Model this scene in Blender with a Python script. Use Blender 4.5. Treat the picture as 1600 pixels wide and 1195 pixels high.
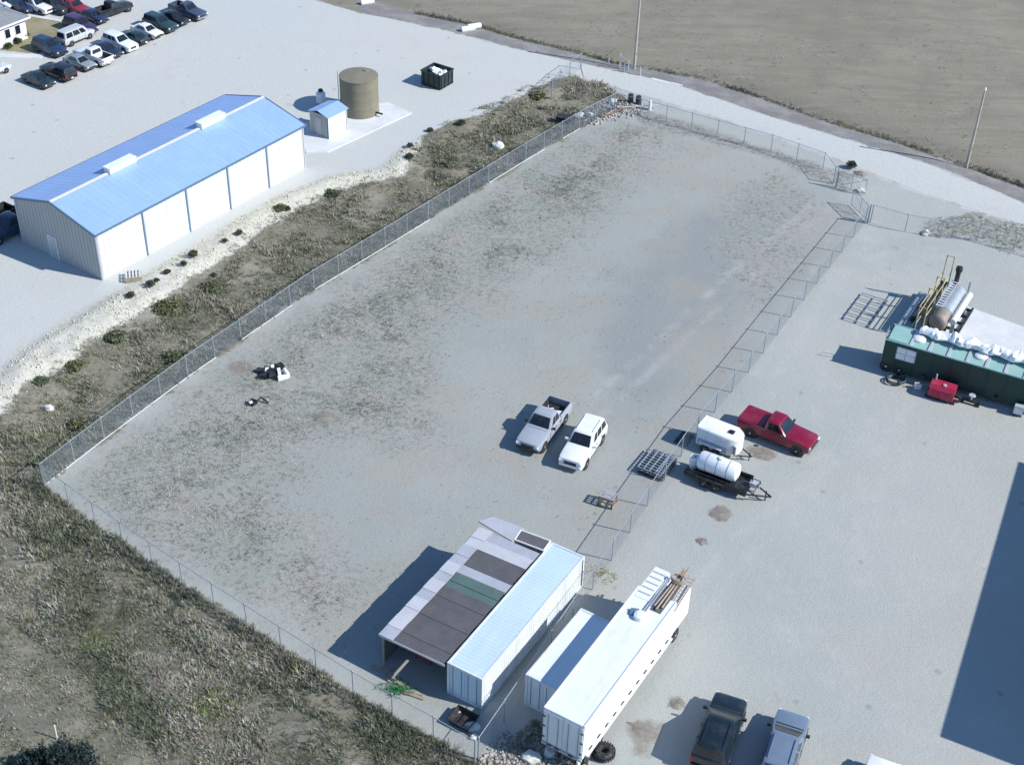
import bpy, bmesh, math, random
import numpy as np
from mathutils import Vector, Matrix
for o in list(bpy.data.objects): bpy.data.objects.remove(o)
R = math.radians
random.seed(7); rng = np.random.default_rng(7)
scene = bpy.context.scene

# ------------------------------------------------------------------ camera
F_PX, TILT, ROLL, CAM_H = 2187.0, 0.639147, 0.03323, 64.653     # solved from the photograph (1600 x 1195)
fw = Vector((0, math.cos(TILT), -math.sin(TILT))); rt0 = Vector((1, 0, 0)); up0 = rt0.cross(fw)
rt = rt0 * math.cos(ROLL) + up0 * math.sin(ROLL); upv = up0 * math.cos(ROLL) - rt0 * math.sin(ROLL)
CAM = Vector((0, 0, CAM_H))
cd = bpy.data.cameras.new('camera'); cam = bpy.data.objects.new('camera', cd); scene.collection.objects.link(cam)
m = Matrix.Identity(4)
for i in range(3): m[i][0], m[i][1], m[i][2], m[i][3] = rt[i], upv[i], -fw[i], CAM[i]
cam.matrix_world = m
cd.sensor_fit = 'HORIZONTAL'; cd.sensor_width = 36.0; cd.lens = F_PX / 1600.0 * 36.0
cd.clip_start = 1.0; cd.clip_end = 5000.0
scene.camera = cam

# ------------------------------------------------------------------ sky, sun, exposure
SUN_ELEV, SHADOW_AZ = 37.5, 164.0            # shadows fall towards this bearing (degrees from +X)
world = bpy.data.worlds.new('World'); scene.world = world; world.use_nodes = True
wn = world.node_tree.nodes; wl = world.node_tree.links
bg = wn['Background']; sky = wn.new('ShaderNodeTexSky'); sky.sky_type = 'NISHITA'; sky.sun_disc = False
sky.sun_elevation = R(SUN_ELEV); sky.sun_rotation = R(90 - (SHADOW_AZ + 180)); sky.ozone_density = 7.0; sky.dust_density = 0.0; sky.air_density = 1.0
wl.new(sky.outputs[0], bg.inputs[0]); bg.inputs[1].default_value = 0.15
sl = bpy.data.lights.new('sun', 'SUN'); sl.energy = 5.0; sl.angle = R(0.55); sl.color = (1.0, 0.98, 0.935)
so = bpy.data.objects.new('sun', sl); scene.collection.objects.link(so)
a = R(SHADOW_AZ); e = R(SUN_ELEV)
so.rotation_euler = Vector((math.cos(a) * math.cos(e), math.sin(a) * math.cos(e), -math.sin(e))).to_track_quat('-Z', 'Y').to_euler()
so.location = (60, 20, 80)
vs = scene.view_settings; vs.view_transform = 'Standard'; vs.look = 'None'; vs.gamma = 1.0; vs.use_curve_mapping = False; vs.exposure = 0.18

# ------------------------------------------------------------------ helpers
def at(px, py, z=0.0):
    """photo pixel -> point of the level plane at height z"""
    d = fw + rt * ((px - 800) / F_PX) - upv * ((py - 597.5) / F_PX)
    return CAM + d * ((z - CAM_H) / d.z)
def poly(pts): return np.array([tuple(at(*p))[:2] for p in pts])
def link(o): scene.collection.objects.link(o); return o
def tag(o, label=None, cat=None, group=None, kind=None):
    if label: o['label'] = label
    if cat: o['category'] = cat
    if group: o['group'] = group
    if kind: o['kind'] = kind
    return o
def empty(name, loc, rz=0.0, label=None, cat=None, group=None):
    o = link(bpy.data.objects.new(name, None)); o.location = loc; o.rotation_euler = (0, 0, rz); o.empty_display_size = .3
    return tag(o, label, cat, group)
class MB:
    """collects faces and links them as one mesh object"""
    def __init__(s): s.v = []; s.f = []
    def add(s, vs_, fs):
        n = len(s.v); s.v += [tuple(v) for v in vs_]; s.f += [tuple(i + n for i in f) for f in fs]; return s
    def box(s, c, d, rz=0.0, ry=0.0, rx=0.0):
        M = Matrix.Rotation(rz, 3, 'Z') @ Matrix.Rotation(ry, 3, 'Y') @ Matrix.Rotation(rx, 3, 'X'); c = Vector(c)
        vs_ = [c + M @ Vector((x * d[0] / 2, y * d[1] / 2, z * d[2] / 2)) for x in (-1, 1) for y in (-1, 1) for z in (-1, 1)]
        return s.add(vs_, [(0, 1, 3, 2), (4, 6, 7, 5), (0, 4, 5, 1), (2, 3, 7, 6), (0, 2, 6, 4), (1, 5, 7, 3)])
    def cyl(s, p0, p1, r0, r1=None, n=10, cap=True):
        p0, p1 = Vector(p0), Vector(p1); r1 = r0 if r1 is None else r1
        ax = (p1 - p0).normalized(); u = ax.orthogonal().normalized(); w = ax.cross(u); vs_ = []
        for p, r in ((p0, r0), (p1, r1)):
            for k in range(n):
                t = 2 * math.pi * k / n; vs_.append(p + u * (r * math.cos(t)) + w * (r * math.sin(t)))
        fs = [(k, (k + 1) % n, n + (k + 1) % n, n + k) for k in range(n)]
        if cap: fs += [tuple(range(n - 1, -1, -1)), tuple(range(n, 2 * n))]
        return s.add(vs_, fs)
    def tube(s, pts, r, n=6):
        for p, q in zip(pts[:-1], pts[1:]): s.cyl(p, q, r, n=n)
        return s
    def lathe(s, c, ax, prof, n=20):
        """prof: (offset along axis, radius)"""
        c = Vector(c); ax = Vector(ax).normalized(); u = ax.orthogonal().normalized(); w = ax.cross(u); vs_ = []
        for (h, r) in prof:
            for k in range(n):
                t = 2 * math.pi * k / n; vs_.append(c + ax * h + u * (r * math.cos(t)) + w * (r * math.sin(t)))
        fs = []
        for i in range(len(prof) - 1):
            for k in range(n): fs.append((i * n + k, i * n + (k + 1) % n, (i + 1) * n + (k + 1) % n, (i + 1) * n + k))
        fs += [tuple(range(n - 1, -1, -1)), tuple((len(prof) - 1) * n + k for k in range(n))]
        return s.add(vs_, fs)
    def loft(s, secs, cap=True):
        n = len(secs[0]); vs_ = [p for q in secs for p in q]; fs = []
        for i in range(len(secs) - 1):
            for k in range(n): fs.append((i * n + k, i * n + (k + 1) % n, (i + 1) * n + (k + 1) % n, (i + 1) * n + k))
        if cap: fs += [tuple(range(n - 1, -1, -1)), tuple((len(secs) - 1) * n + k for k in range(n))]
        return s.add(vs_, fs)
    def prism(s, pts, z0, z1):
        n = len(pts); vs_ = [(p[0], p[1], z0) for p in pts] + [(p[0], p[1], z1) for p in pts]
        return s.add(vs_, [tuple(range(n - 1, -1, -1)), tuple(range(n, 2 * n))] + [(k, (k + 1) % n, n + (k + 1) % n, n + k) for k in range(n)])
    def slab(s, q, t):
        """quad q (4 corners) thickened by t against its normal"""
        q = [Vector(p) for p in q]; nrm = (q[1] - q[0]).cross(q[3] - q[0]).normalized()
        vs_ = q + [p - nrm * t for p in q]
        return s.add(vs_, [(0, 1, 2, 3), (7, 6, 5, 4)] + [(k, 4 + k, 4 + (k + 1) % 4, (k + 1) % 4) for k in range(4)])
    def build(s, name, mat, parent=None, smooth=False, fix=True):
        me = bpy.data.meshes.new(name); me.from_pydata(s.v, [], s.f)
        if fix:
            bm = bmesh.new(); bm.from_mesh(me); bmesh.ops.recalc_face_normals(bm, faces=bm.faces); bm.to_mesh(me); bm.free()
        if mat: me.materials.append(mat)
        if smooth:
            me.polygons.foreach_set('use_smooth', [True] * len(me.polygons)); me.set_sharp_from_angle(angle=R(38))
        o = link(bpy.data.objects.new(name, me))
        if parent: o.parent = parent
        return o
def copy_tree(o, parent=None):
    c = o.copy(); link(c)
    if parent: c.parent = parent
    for ch in list(o.children): copy_tree(ch, c)
    return c
def tris_obj(name, V, F, mat, col=None):
    """big mesh from numpy arrays (triangles) with a point colour"""
    me = bpy.data.meshes.new(name); nv, nf = len(V), len(F)
    me.vertices.add(nv); me.vertices.foreach_set('co', np.asarray(V, np.float32).ravel())
    me.loops.add(nf * 3); me.loops.foreach_set('vertex_index', np.asarray(F, np.int32).ravel())
    me.polygons.add(nf); me.polygons.foreach_set('loop_start', np.arange(0, nf * 3, 3, dtype=np.int32))
    me.update(calc_edges=True)
    if col is not None:
        at_ = me.color_attributes.new('tint', 'FLOAT_COLOR', 'POINT')
        at_.data.foreach_set('color', np.concatenate([col, np.ones((nv, 1))], 1).astype(np.float32).ravel())
    me.materials.append(mat); me.validate()
    return link(bpy.data.objects.new(name, me))

# ------------------------------------------------------------------ materials
def nodes(name):
    mt = bpy.data.materials.new(name); mt.use_nodes = True; nt = mt.node_tree
    return mt, nt, nt.nodes['Principled BSDF']
def N(nt, t, **kw):
    n = nt.nodes.new(t)
    for k, v in kw.items(): setattr(n, k, v)
    return n
def mixc(nt, fac, A, B, blend='MIX'):
    n = N(nt, 'ShaderNodeMix', data_type='RGBA', blend_type=blend)
    for s, v in ((n.inputs[0], fac), (n.inputs[6], A), (n.inputs[7], B)):
        if hasattr(v, 'default_value'): nt.links.new(v, s)
        elif isinstance(v, (int, float)): s.default_value = v
        else: s.default_value = (*v, 1)
    return n.outputs[2]
def mth(nt, op, a, b=None, c=None, clamp=False):
    n = N(nt, 'ShaderNodeMath', operation=op, use_clamp=clamp)
    for i, v in enumerate((a, b, c)):
        if v is None: continue
        if hasattr(v, 'default_value'): nt.links.new(v, n.inputs[i])
        else: n.inputs[i].default_value = v
    return n.outputs[0]
def noise(nt, vec, scale, detail=4, rough=.55):
    n = N(nt, 'ShaderNodeTexNoise'); n.inputs['Scale'].default_value = scale; n.inputs['Detail'].default_value = detail; n.inputs['Roughness'].default_value = rough
    if vec is not None: nt.links.new(vec, n.inputs['Vector'])
    return n.outputs[0]
def ramp(nt, x, lo, hi):
    n = N(nt, 'ShaderNodeMapRange', interpolation_type='SMOOTHSTEP')
    nt.links.new(x, n.inputs[0]); n.inputs[1].default_value = lo; n.inputs[2].default_value = hi
    return n.outputs[0]
def M(name, col, rough=.5, metal=0.0, var=.12, scale=3.0, dirt=None, dirt_amt=0.0, bump=0.0, coat=0.0, spec=.5, streak=None):
    """painted / metal / timber surface with blotchy tone, worn or dusty patches and fine relief"""
    mt, nt, p = nodes(name); tc = N(nt, 'ShaderNodeTexCoord').outputs['Object']
    n1 = noise(nt, tc, scale, 5); n2 = noise(nt, tc, scale * 7, 3)
    f = mth(nt, 'ADD', mth(nt, 'MULTIPLY', n1, .65), mth(nt, 'MULTIPLY', n2, .35))
    c = mixc(nt, ramp(nt, f, .3, .7), tuple(x * (1 - var) for x in col), tuple(min(1, x * (1 + var)) for x in col))
    if dirt:
        v = tc
        if streak:
            mp = N(nt, 'ShaderNodeMapping'); mp.inputs['Scale'].default_value = streak; nt.links.new(tc, mp.inputs['Vector']); v = mp.outputs[0]
        c = mixc(nt, mth(nt, 'MULTIPLY', ramp(nt, noise(nt, v, scale * .6, 6, .65), .45, .72), dirt_amt), c, dirt)
    nt.links.new(c, p.inputs['Base Color'])
    p.inputs['Roughness'].default_value = rough; p.inputs['Metallic'].default_value = metal
    p.inputs['Coat Weight'].default_value = coat; p.inputs['Specular IOR Level'].default_value = spec
    if bump:
        b = N(nt, 'ShaderNodeBump'); b.inputs['Strength'].default_value = bump; b.inputs['Distance'].default_value = .03
        nt.links.new(n2, b.inputs['Height']); nt.links.new(b.outputs[0], p.inputs['Normal'])
    return mt
DUST = (.42, .41, .37)
mats = {}
def paint(col, name='paint'):
    k = (name, tuple(round(c, 3) for c in col))
    if k not in mats: mats[k] = M('car_' + name, col, .3, 0, .05, 1.5, DUST, .2 if max(col) > .3 else .07, coat=.45)
    return mats[k]
GLASS = M('tinted_glass', (.012, .016, .022), .08, 0, .1, 2, DUST, .08, spec=.7)
RUBBER = M('tyre_rubber', (.016, .016, .017), .85, 0, .2, 8, DUST, .25, .3)
RIM = M('wheel_alloy', (.6, .61, .63), .4, .3, .06, 6)
CHROME = M('chrome_trim', (.62, .63, .65), .2, .9, .06, 5)
BLACKP = M('black_plastic', (.02, .021, .024), .6, 0, .2, 6, DUST, .12)
BLACKST = M('black_steel', (.02, .022, .026), .5, .2, .25, 4, DUST, .15, .2)
LAMP = M('headlamp_lens', (.7, .72, .74), .12, 0, .05, 8)
REDLAMP = M('tail_lamp_lens', (.35, .01, .01), .2, 0, .08, 8)
WHITE = M('white_paint', (.77, .78, .78), .45, 0, .04, 1.2, (.5, .49, .45), .35, streak=(3, 3, .6))
WHITEROOF = M('white_roof_paint', (.76, .79, .8), .5, 0, .03, .8, (.56, .57, .55), .4, streak=(.5, 3, 1))
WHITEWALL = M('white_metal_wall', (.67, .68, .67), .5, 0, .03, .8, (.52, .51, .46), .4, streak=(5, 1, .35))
SHADEGREY = M('shade_darkened_grey_wall', (.4, .41, .4), .5, 0, .04, .7)  # grey deepened to put shade into the gable and pump shed walls
BLUEROOF = M('blue_metal_roof', (.28, .42, .7), .5, .05, .05, .5, (.33, .46, .71), .5, streak=(4, .4, 1))
BLUETRIM = M('slate_blue_trim', (.11, .18, .26), .5, 0, .08, 2)
GALV = M('galvanised_steel', (.36, .4, .43), .5, .35, .12, 5)
CONC = M('concrete', (.62, .63, .62), .85, 0, .08, .6, (.45, .45, .42), .35, .15)
TANKTAN = M('tan_tank_paint', (.215, .195, .135), .6, 0, .07, .8, (.16, .15, .11), .5, streak=(3, 3, .4))
BLUECONT = M('pale_blue_container_paint', (.55, .69, .77), .5, .05, .04, .6, (.46, .54, .58), .4, streak=(.5, 4, 1))
CONTSIDE = M('white_container_side', (.7, .73, .74), .5, 0, .05, .6, (.45, .42, .37), .4, streak=(4, 4, .5))
BROWNSHEET = M('weathered_brown_sheet', (.13, .125, .13), .6, .15, .12, 1.2, (.2, .17, .15), .4, .2)
GREENSHEET = M('weathered_green_sheet', (.12, .19, .17), .6, .15, .12, 1.2, (.16, .16, .15), .4, .2)
PALESHEET = M('pale_grey_sheet', (.5, .51, .55), .5, .2, .08, 1.2, (.4, .39, .38), .3, .1)
WHITESHEET = M('white_sheet', (.58, .58, .6), .5, .1, .06, 1.2, (.5, .48, .46), .3)
TIMBER = M('weathered_timber', (.3, .25, .19), .85, 0, .2, 3, (.38, .35, .3), .4, .3)
RUST = M('rusty_steel', (.2, .12, .08), .8, .2, .3, 4, (.3, .22, .15), .5, .3)
TANPIPE = M('tan_pipe_rust', (.36, .29, .22), .7, .1, .2, 3, (.25, .15, .1), .4)
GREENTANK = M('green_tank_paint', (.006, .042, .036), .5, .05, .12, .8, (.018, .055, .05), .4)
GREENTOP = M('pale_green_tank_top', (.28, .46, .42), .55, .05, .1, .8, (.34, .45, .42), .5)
YELLOW = M('faded_yellow_paint', (.5, .42, .2), .6, 0, .15, 3, (.4, .33, .2), .4)
SILVERV = M('aluminium_jacket', (.55, .57, .58), .38, .6, .08, 1.5, (.4, .36, .3), .3)
REDP = M('red_equipment_paint', (.38, .02, .06), .5, 0, .12, 2, (.45, .12, .15), .3)
POLY = M('white_poly_tank', (.75, .78, .8), .35, 0, .04, 1.5, (.6, .62, .63), .3)
POLEW = M('grey_pole_timber', (.42, .38, .32), .85, 0, .15, 2, bump=.2)
TARP = M('white_tarp', (.8, .82, .82), .6, 0, .04, 2)
DARKTANK = M('dark_green_steel', (.02, .035, .035), .55, .1, .2, 2, (.06, .07, .07), .3)
BLACKTR = M('black_trailer_paint', (.015, .03, .045), .28, .1, .12, 1.5, DUST, .1, coat=.4)
SHINGLE = M('grey_shingle', (.2, .21, .22), .9, 0, .15, 3, bump=.3)
SOILM = M('brown_soil', (.22, .195, .17), .95, 0, .2, 2.5, (.3, .275, .25), .5, .4)
ROCKM = M('pale_limestone', (.6, .59, .52), .9, 0, .12, 2, (.45, .42, .36), .3, .4)

# ------------------------------------------------------------------ ground: zones, relief, material
def vnoise(x, y, sc, seed):
    x = np.asarray(x) / sc + seed * 17.3; y = np.asarray(y) / sc - seed * 9.1
    xi = np.floor(x).astype(np.int64); yi = np.floor(y).astype(np.int64); fx = x - xi; fy = y - yi
    fx = fx * fx * (3 - 2 * fx); fy = fy * fy * (3 - 2 * fy)
    def h(i, j):
        n = (i * 374761393 + j * 668265263 + seed * 974711) & 0x7fffffff
        n = ((n ^ (n >> 13)) * 1274126177) & 0x7fffffff
        return ((n ^ (n >> 16)) & 0xffff) / 65535.0
    return (h(xi, yi) * (1 - fx) + h(xi + 1, yi) * fx) * (1 - fy) + (h(xi, yi + 1) * (1 - fx) + h(xi + 1, yi + 1) * fx) * fy
def fbm(x, y, sc, seed, o=4):
    s = 0; a_ = 1; t = 0
    for k in range(o): s = s + a_ * vnoise(x, y, sc / 2 ** k, seed + k); t += a_; a_ *= .55
    return s / t
def sdist(x, y, P):
    """signed distance to a polygon, positive inside"""
    x = np.asarray(x, float); y = np.asarray(y, float); d = np.full(x.shape, 1e9); ins = np.zeros(x.shape, bool)
    for (x0, y0), (x1, y1) in zip(P, np.roll(P, -1, 0)):
        ex, ey = x1 - x0, y1 - y0; L = ex * ex + ey * ey + 1e-12
        t = np.clip(((x - x0) * ex + (y - y0) * ey) / L, 0, 1)
        d = np.minimum(d, np.hypot(x - x0 - t * ex, y - y0 - t * ey))
        c = ((y0 > y) != (y1 > y)) & (x < (x1 - x0) * (y - y0) / (y1 - y0 + 1e-12) + x0); ins ^= c
    return np.where(ins, d, -d)
def ldist(x, y, P):
    d = np.full(np.asarray(x).shape, 1e9)
    for (x0, y0), (x1, y1) in zip(P[:-1], P[1:]):
        ex, ey = x1 - x0, y1 - y0; t = np.clip(((x - x0) * ex + (y - y0) * ey) / (ex * ex + ey * ey + 1e-12), 0, 1)
        d = np.minimum(d, np.hypot(x - x0 - t * ex, y - y0 - t * ey))
    return d
ROAD_FAR = [(478, -4), (561, 20), (608, 29), (701, 48), (800, 75), (905, 98), (961, 110), (1051, 130), (1200, 181), (1325, 218), (1451, 256), (1551, 296), (1640, 335), (1900, 440), (2300, 620)]
ROAD_NEAR = [(860, 112), (913, 124), (1000, 148), (1101, 179), (1200, 212), (1283, 241), (1345, 264), (1440, 302), (1527, 330), (1600, 352), (1640, 368), (1900, 470), (2300, 660)]
DITCH = [(560, -12), (650, 14), (745, 33), (800, 51), (880, 70), (962, 92), (1000, 98), (1100, 117), (1200, 149), (1300, 184), (1400, 213), (1510, 252), (1600, 284), (1640, 300), (1900, 400)]
WEED_EDGE = [(-320, 850), (-120, 725), (0, 648), (60, 598), (110, 566), (170, 522), (250, 474), (310, 430), (360, 402), (410, 358), (450, 336), (510, 306), (570, 287), (632, 275), (648, 246), (664, 214), (722, 190), (800, 158), (842, 136), (896, 116), (915, 126)]
FENCE_L = [(68, 758), (180, 672), (289, 591), (405, 511), (490, 453), (611, 380), (700, 325), (830, 245), (921, 192), (960, 172)]
FENCE_N = [(68, 758), (181, 841), (300, 922), (420, 1000), (537, 1074), (600, 1111), (676, 1153), (742, 1192)]
P_FIELD = poly(ROAD_FAR + [(2600, 500), (2600, -620), (200, -620), (420, -60)])
P_SHOULDER = poly(ROAD_FAR[1:-1] + DITCH[::-1])
P_LEFTWEED = poly(WEED_EDGE + [(948, 132), (985, 158)] + FENCE_L[::-1] + [(0, 800), (-200, 930)])
P_NEARWEED = poly(FENCE_N + [(790, 1180), (830, 1120), (870, 1155), (915, 1200), (940, 1290), (1000, 1500), (-500, 1500), (-700, 900), (-250, 800), (0, 700)])
P_PALE = poly([(-320, 850)] + WEED_EDGE + ROAD_NEAR[1:] + ROAD_FAR[::-1] + [(400, -200), (-900, -200), (-900, 700)])
P_TRACK = poly([(-250, 840), (-60, 905), (40, 985), (110, 1050), (165, 1085), (165, 1108), (235, 1160), (330, 1260), (330, 1500), (-500, 1500)])
P_YARDWEED = poly([(80, 760), (400, 520), (700, 330), (930, 195), (1010, 185), (1075, 205), (970, 300), (900, 385), (815, 445), (700, 520), (700, 600), (690, 690), (520, 690), (470, 760), (480, 830), (590, 905), (510, 1000), (400, 965), (200, 850)])
P_YARDWEED2 = poly([(1125, 300), (1215, 262), (1290, 320), (1262, 420), (1190, 480), (1130, 430)])
P_VERGE = poly([(985, 165), (1290, 262), (1335, 272), (1320, 300), (1200, 245), (1000, 195)])
P_VERGE2 = poly([(1437, 352), (1450, 343), (1500, 336), (1527, 331), (1600, 352), (1720, 400), (1720, 440), (1600, 392), (1575, 398), (1540, 382), (1480, 372), (1440, 369)])
P_LAWN = poly([(-60, 78), (12, 80), (62, 84), (112, 36), (45, 27), (-40, 20)])
P_DAMP = poly([(960, 430), (1090, 330), (1240, 310), (1215, 400), (1180, 470), (1080, 560), (1010, 640), (960, 640), (930, 560)])
P_BERM = poly(WEED_EDGE[:16] + [(625, 235), (596, 262), (510, 275), (430, 308), (330, 365), (225, 430), (140, 480), (65, 525), (-20, 592), (-140, 675), (-320, 790)])
P_YARD = poly([(75, 758), (945, 172), (1300, 272), (1345, 335), (1130, 640), (745, 1185)])
def hgt(x, y):
    x = np.asarray(x, float); y = np.asarray(y, float)
    z = -0.55 * np.exp(-(ldist(x, y, poly(DITCH)) / 1.3) ** 2)
    w = np.clip(sdist(x, y, P_LEFTWEED) / 3, 0, 1); z = z - .55 * w * w * (3 - 2 * w) + w * (fbm(x, y, 2.2, 3) - .5) * .5
    z = z + np.clip(sdist(x, y, P_BERM) / 1.2, 0, 1) * (.05 + .5 * fbm(x, y, 1.2, 5))
    w = np.clip(sdist(x, y, P_NEARWEED) / 4, 0, 1); z = z + w * ((fbm(x, y, 3.0, 8) - .55) * .7)
    w = np.clip(sdist(x, y, P_FIELD) / 14, 0, 1); z = z + w * ((fbm(x, y, 9, 11) - .5) * .5)
    w = np.clip(sdist(x, y, P_YARDWEED) / 3, 0, 1); z = z + w * (fbm(x, y, 1.6, 13) - .5) * .1
    return z
def zone_weights(X, Y):
    jit = (fbm(X, Y, 3.0, 21) - .5) * 2.2; jit2 = (fbm(X, Y, 1.2, 25) - .5) * 1.4
    def w(P, soft, j=jit): return np.clip(.5 + (sdist(X, Y, P) + j) / (2 * soft), 0, 1)
    A = np.stack([w(P_FIELD, .5, jit2 * .8), np.maximum(w(P_LEFTWEED, .7), np.maximum(w(P_NEARWEED, .6, jit2), w(P_VERGE2, .8) * .5)), w(P_PALE, 1.2, jit2)], -1)
    tr = np.zeros_like(X)
    for tl in TRACKS: tr = np.maximum(tr, np.exp(-(ldist(X, Y, tl) / .35) ** 2))
    st = np.zeros_like(X)
    for (cx, cy, rx, s) in STAINS: st = np.maximum(st, s * np.clip(1.25 - np.hypot(X - cx, Y - cy) / rx + jit2 * .5, 0, 1))
    yw = np.maximum(w(P_YARDWEED, 3.5, jit * 2.2), w(P_YARDWEED2, 2.0, jit) * .8); yw = np.maximum(yw, w(P_VERGE, .8))
    B = np.stack([w(P_SHOULDER, .5, jit2 * .6), w(P_DAMP, 3.5, jit * 2), w(P_LAWN, .4, jit2 * .4)], -1)
    Cc = np.stack([np.maximum(tr, w(P_BERM, .8, jit2 * 1.2)), st, yw], -1)
    D = np.stack([w(P_TRACK, .9, jit2), w(P_BERM, .8, jit2), w(P_YARD, 1.5, jit * .5)], -1)
    return A, B, Cc, D
def off(tl, d):
    P = np.array(tl); T = np.gradient(P, axis=0); T /= np.linalg.norm(T, axis=1)[:, None] + 1e-9
    return P + np.stack([-T[:, 1], T[:, 0]], 1) * d
TRACKS = []
for tl in ([(1330, 330), (1260, 480), (1190, 600), (1180, 640)], [(1345, 345), (1320, 520), (1290, 640), (1330, 760), (1380, 900)], [(1310, 300), (1190, 400), (1040, 540), (930, 640)],
           [(1335, 300), (1420, 305), (1600, 345), (1700, 390)], [(1330, 420), (1350, 398), (1385, 385), (1430, 388), (1500, 405)], [(1342, 432), (1370, 420), (1410, 425), (1440, 450)], [(1240, 760), (1300, 860), (1400, 930), (1500, 930), (1600, 860)], [(1200, 900), (1260, 1000), (1330, 1080), (1420, 1130), (1560, 1150)], [(1380, 660), (1340, 720), (1260, 780), (1150, 860), (1080, 960)], [(1450, 620), (1400, 700), (1390, 800), (1420, 900), (1500, 1000)], [(300, 560), (120, 420), (60, 300)], [(760, 100), (620, 60), (420, 60), (250, 120)]):
    q = poly(tl); TRACKS += [off(q, .85), off(q, -.85)]
STAINS = [(*at(px, py)[:2], r, s) for px, py, r, s in ((1125, 802, .95, 1), (1190, 708, 1.3, .9), (1172, 703, .7, .9), (1096, 846, .6, .6), (1058, 1098, .7, .9), (1005, 1142, 1.3, .8), (1030, 1128, .5, .7),
          (1000, 1170, 1.0, .6), (505, 652, 1.0, .95), (375, 575, 1.4, .8), (1210, 1090, 1.0, .35), (1330, 1125, .6, .4), (1455, 962, .8, .3), (1500, 965, .6, .3), (1400, 390, 1.6, .4), (1390, 420, 1.0, .4),
          (860, 800, .5, .5), (895, 808, .5, .5), (370, 345, 1.6, .35), (110, 455, 1.0, .25), (240, 165, 1.4, .25), (285, 162, .8, .4), (1080, 760, 1.4, .35), (1240, 640, 1.2, .25), (1480, 760, .6, .4), (1500, 778, .5, .4))]
def ground_material():
    mt, nt, p = nodes('ground_soil_and_gravel'); tc = N(nt, 'ShaderNodeTexCoord').outputs['Object']
    def att(nm):
        a_ = N(nt, 'ShaderNodeVertexColor', layer_name=nm); s = N(nt, 'ShaderNodeSeparateColor'); nt.links.new(a_.outputs[0], s.inputs[0]); return s.outputs
    A, B, Cc, D = att('zoneA'), att('zoneB'), att('zoneC'), att('zoneD')
    nL = noise(nt, tc, .045, 4, .6); nM = noise(nt, tc, .35, 6, .65); nF = noise(nt, tc, 2.2, 6, .7); nX = noise(nt, tc, 9.0, 4, .7)
    vor = N(nt, 'ShaderNodeTexVoronoi'); vor.inputs['Scale'].default_value = 3.2; nt.links.new(tc, vor.inputs['Vector'])
    def sharp(w, k=.9, lo=.38, hi=.62, n=nF):
        return ramp(nt, mth(nt, 'ADD', w, mth(nt, 'MULTIPLY', mth(nt, 'SUBTRACT', n, .5), k)), lo, hi)
    # crushed stone
    g = mixc(nt, ramp(nt, nL, .35, .65), (.36, .38, .355), (.41, .415, .38))
    g = mixc(nt, mth(nt, 'MULTIPLY', ramp(nt, nM, .42, .68), .4), g, (.435, .435, .4))
    g = mixc(nt, mth(nt, 'MULTIPLY', ramp(nt, noise(nt, tc, .12, 5, .6), .5, .7), .5), g, (.41, .385, .34))
    g = mixc(nt, mth(nt, 'MULTIPLY', ramp(nt, B[1], .2, .9), .55), g, (.27, .285, .285))
    g = mixc(nt, D[2], g, (.845, .85, .85), 'MULTIPLY')
    g = mixc(nt, mth(nt, 'MULTIPLY', mth(nt, 'MULTIPLY', D[2], ramp(nt, noise(nt, tc, .16, 6, .65), .46, .62)), .55), g, (.335, .315, .265))
    # weedy yard floor: pinkish soil with darker flecks
    yw = sharp(Cc[2], 1.7, .15, .95, nM)
    ys = mixc(nt, ramp(nt, noise(nt, tc, .2, 5, .6), .4, .6), (.33, .315, .285), (.29, .305, .265))
    ys = mixc(nt, mth(nt, 'MULTIPLY', ramp(nt, nF, .5, .62), .85), ys, (.19, .195, .17))
    ys = mixc(nt, mth(nt, 'MULTIPLY', ramp(nt, noise(nt, tc, 1.4, 5, .7), .54, .66), .6), ys, (.4, .39, .35))
    g = mixc(nt, mth(nt, 'MULTIPLY', yw, .95), g, ys)
    # pale caliche of the road and the neighbouring lot
    pl = mixc(nt, ramp(nt, nL, .3, .7), (.49, .507, .487), (.515, .513, .475))
    pl = mixc(nt, mth(nt, 'MULTIPLY', ramp(nt, nM, .5, .75), .35), pl, (.46, .455, .42))
    g = mixc(nt, sharp(A[2], .5), g, pl)
    be = mixc(nt, ramp(nt, nF, .4, .62), (.62, .6, .49), (.47, .45, .36))
    g = mixc(nt, mth(nt, 'MULTIPLY', sharp(D[1], 1.3, .2, .8, nM), .9), g, be)
    # soil under weeds
    ws = mixc(nt, ramp(nt, nM, .35, .65), (.15, .145, .105), (.23, .21, .16))
    ws = mixc(nt, mth(nt, 'MULTIPLY', ramp(nt, nF, .5, .64), .5), ws, (.1, .1, .07))
    mp = N(nt, 'ShaderNodeMapping'); mp.inputs['Rotation'].default_value = (0, 0, R(36)); mp.inputs['Scale'].default_value = (.22, 1, 1); nt.links.new(tc, mp.inputs['Vector'])
    ws = mixc(nt, mth(nt, 'MULTIPLY', ramp(nt, noise(nt, mp.outputs[0], .8, 5, .6), .48, .62), .75), ws, (.27, .25, .2))
    g = mixc(nt, sharp(A[1], 1.0), g, ws)
    g = mixc(nt, mth(nt, 'MULTIPLY', sharp(D[0], 1.2, .2, .8, nM), .6), g, mixc(nt, ramp(nt, nM, .4, .65), (.15, .16, .115), (.22, .21, .155)))
    # dry pasture beyond the road, and its bare shoulder
    fl = mixc(nt, ramp(nt, nL, .38, .62), (.235, .213, .165), (.272, .243, .19))
    mf = N(nt, 'ShaderNodeMapping'); mf.inputs['Rotation'].default_value = (0, 0, R(22)); mf.inputs['Scale'].default_value = (.18, 1, 1); nt.links.new(tc, mf.inputs['Vector'])
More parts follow.
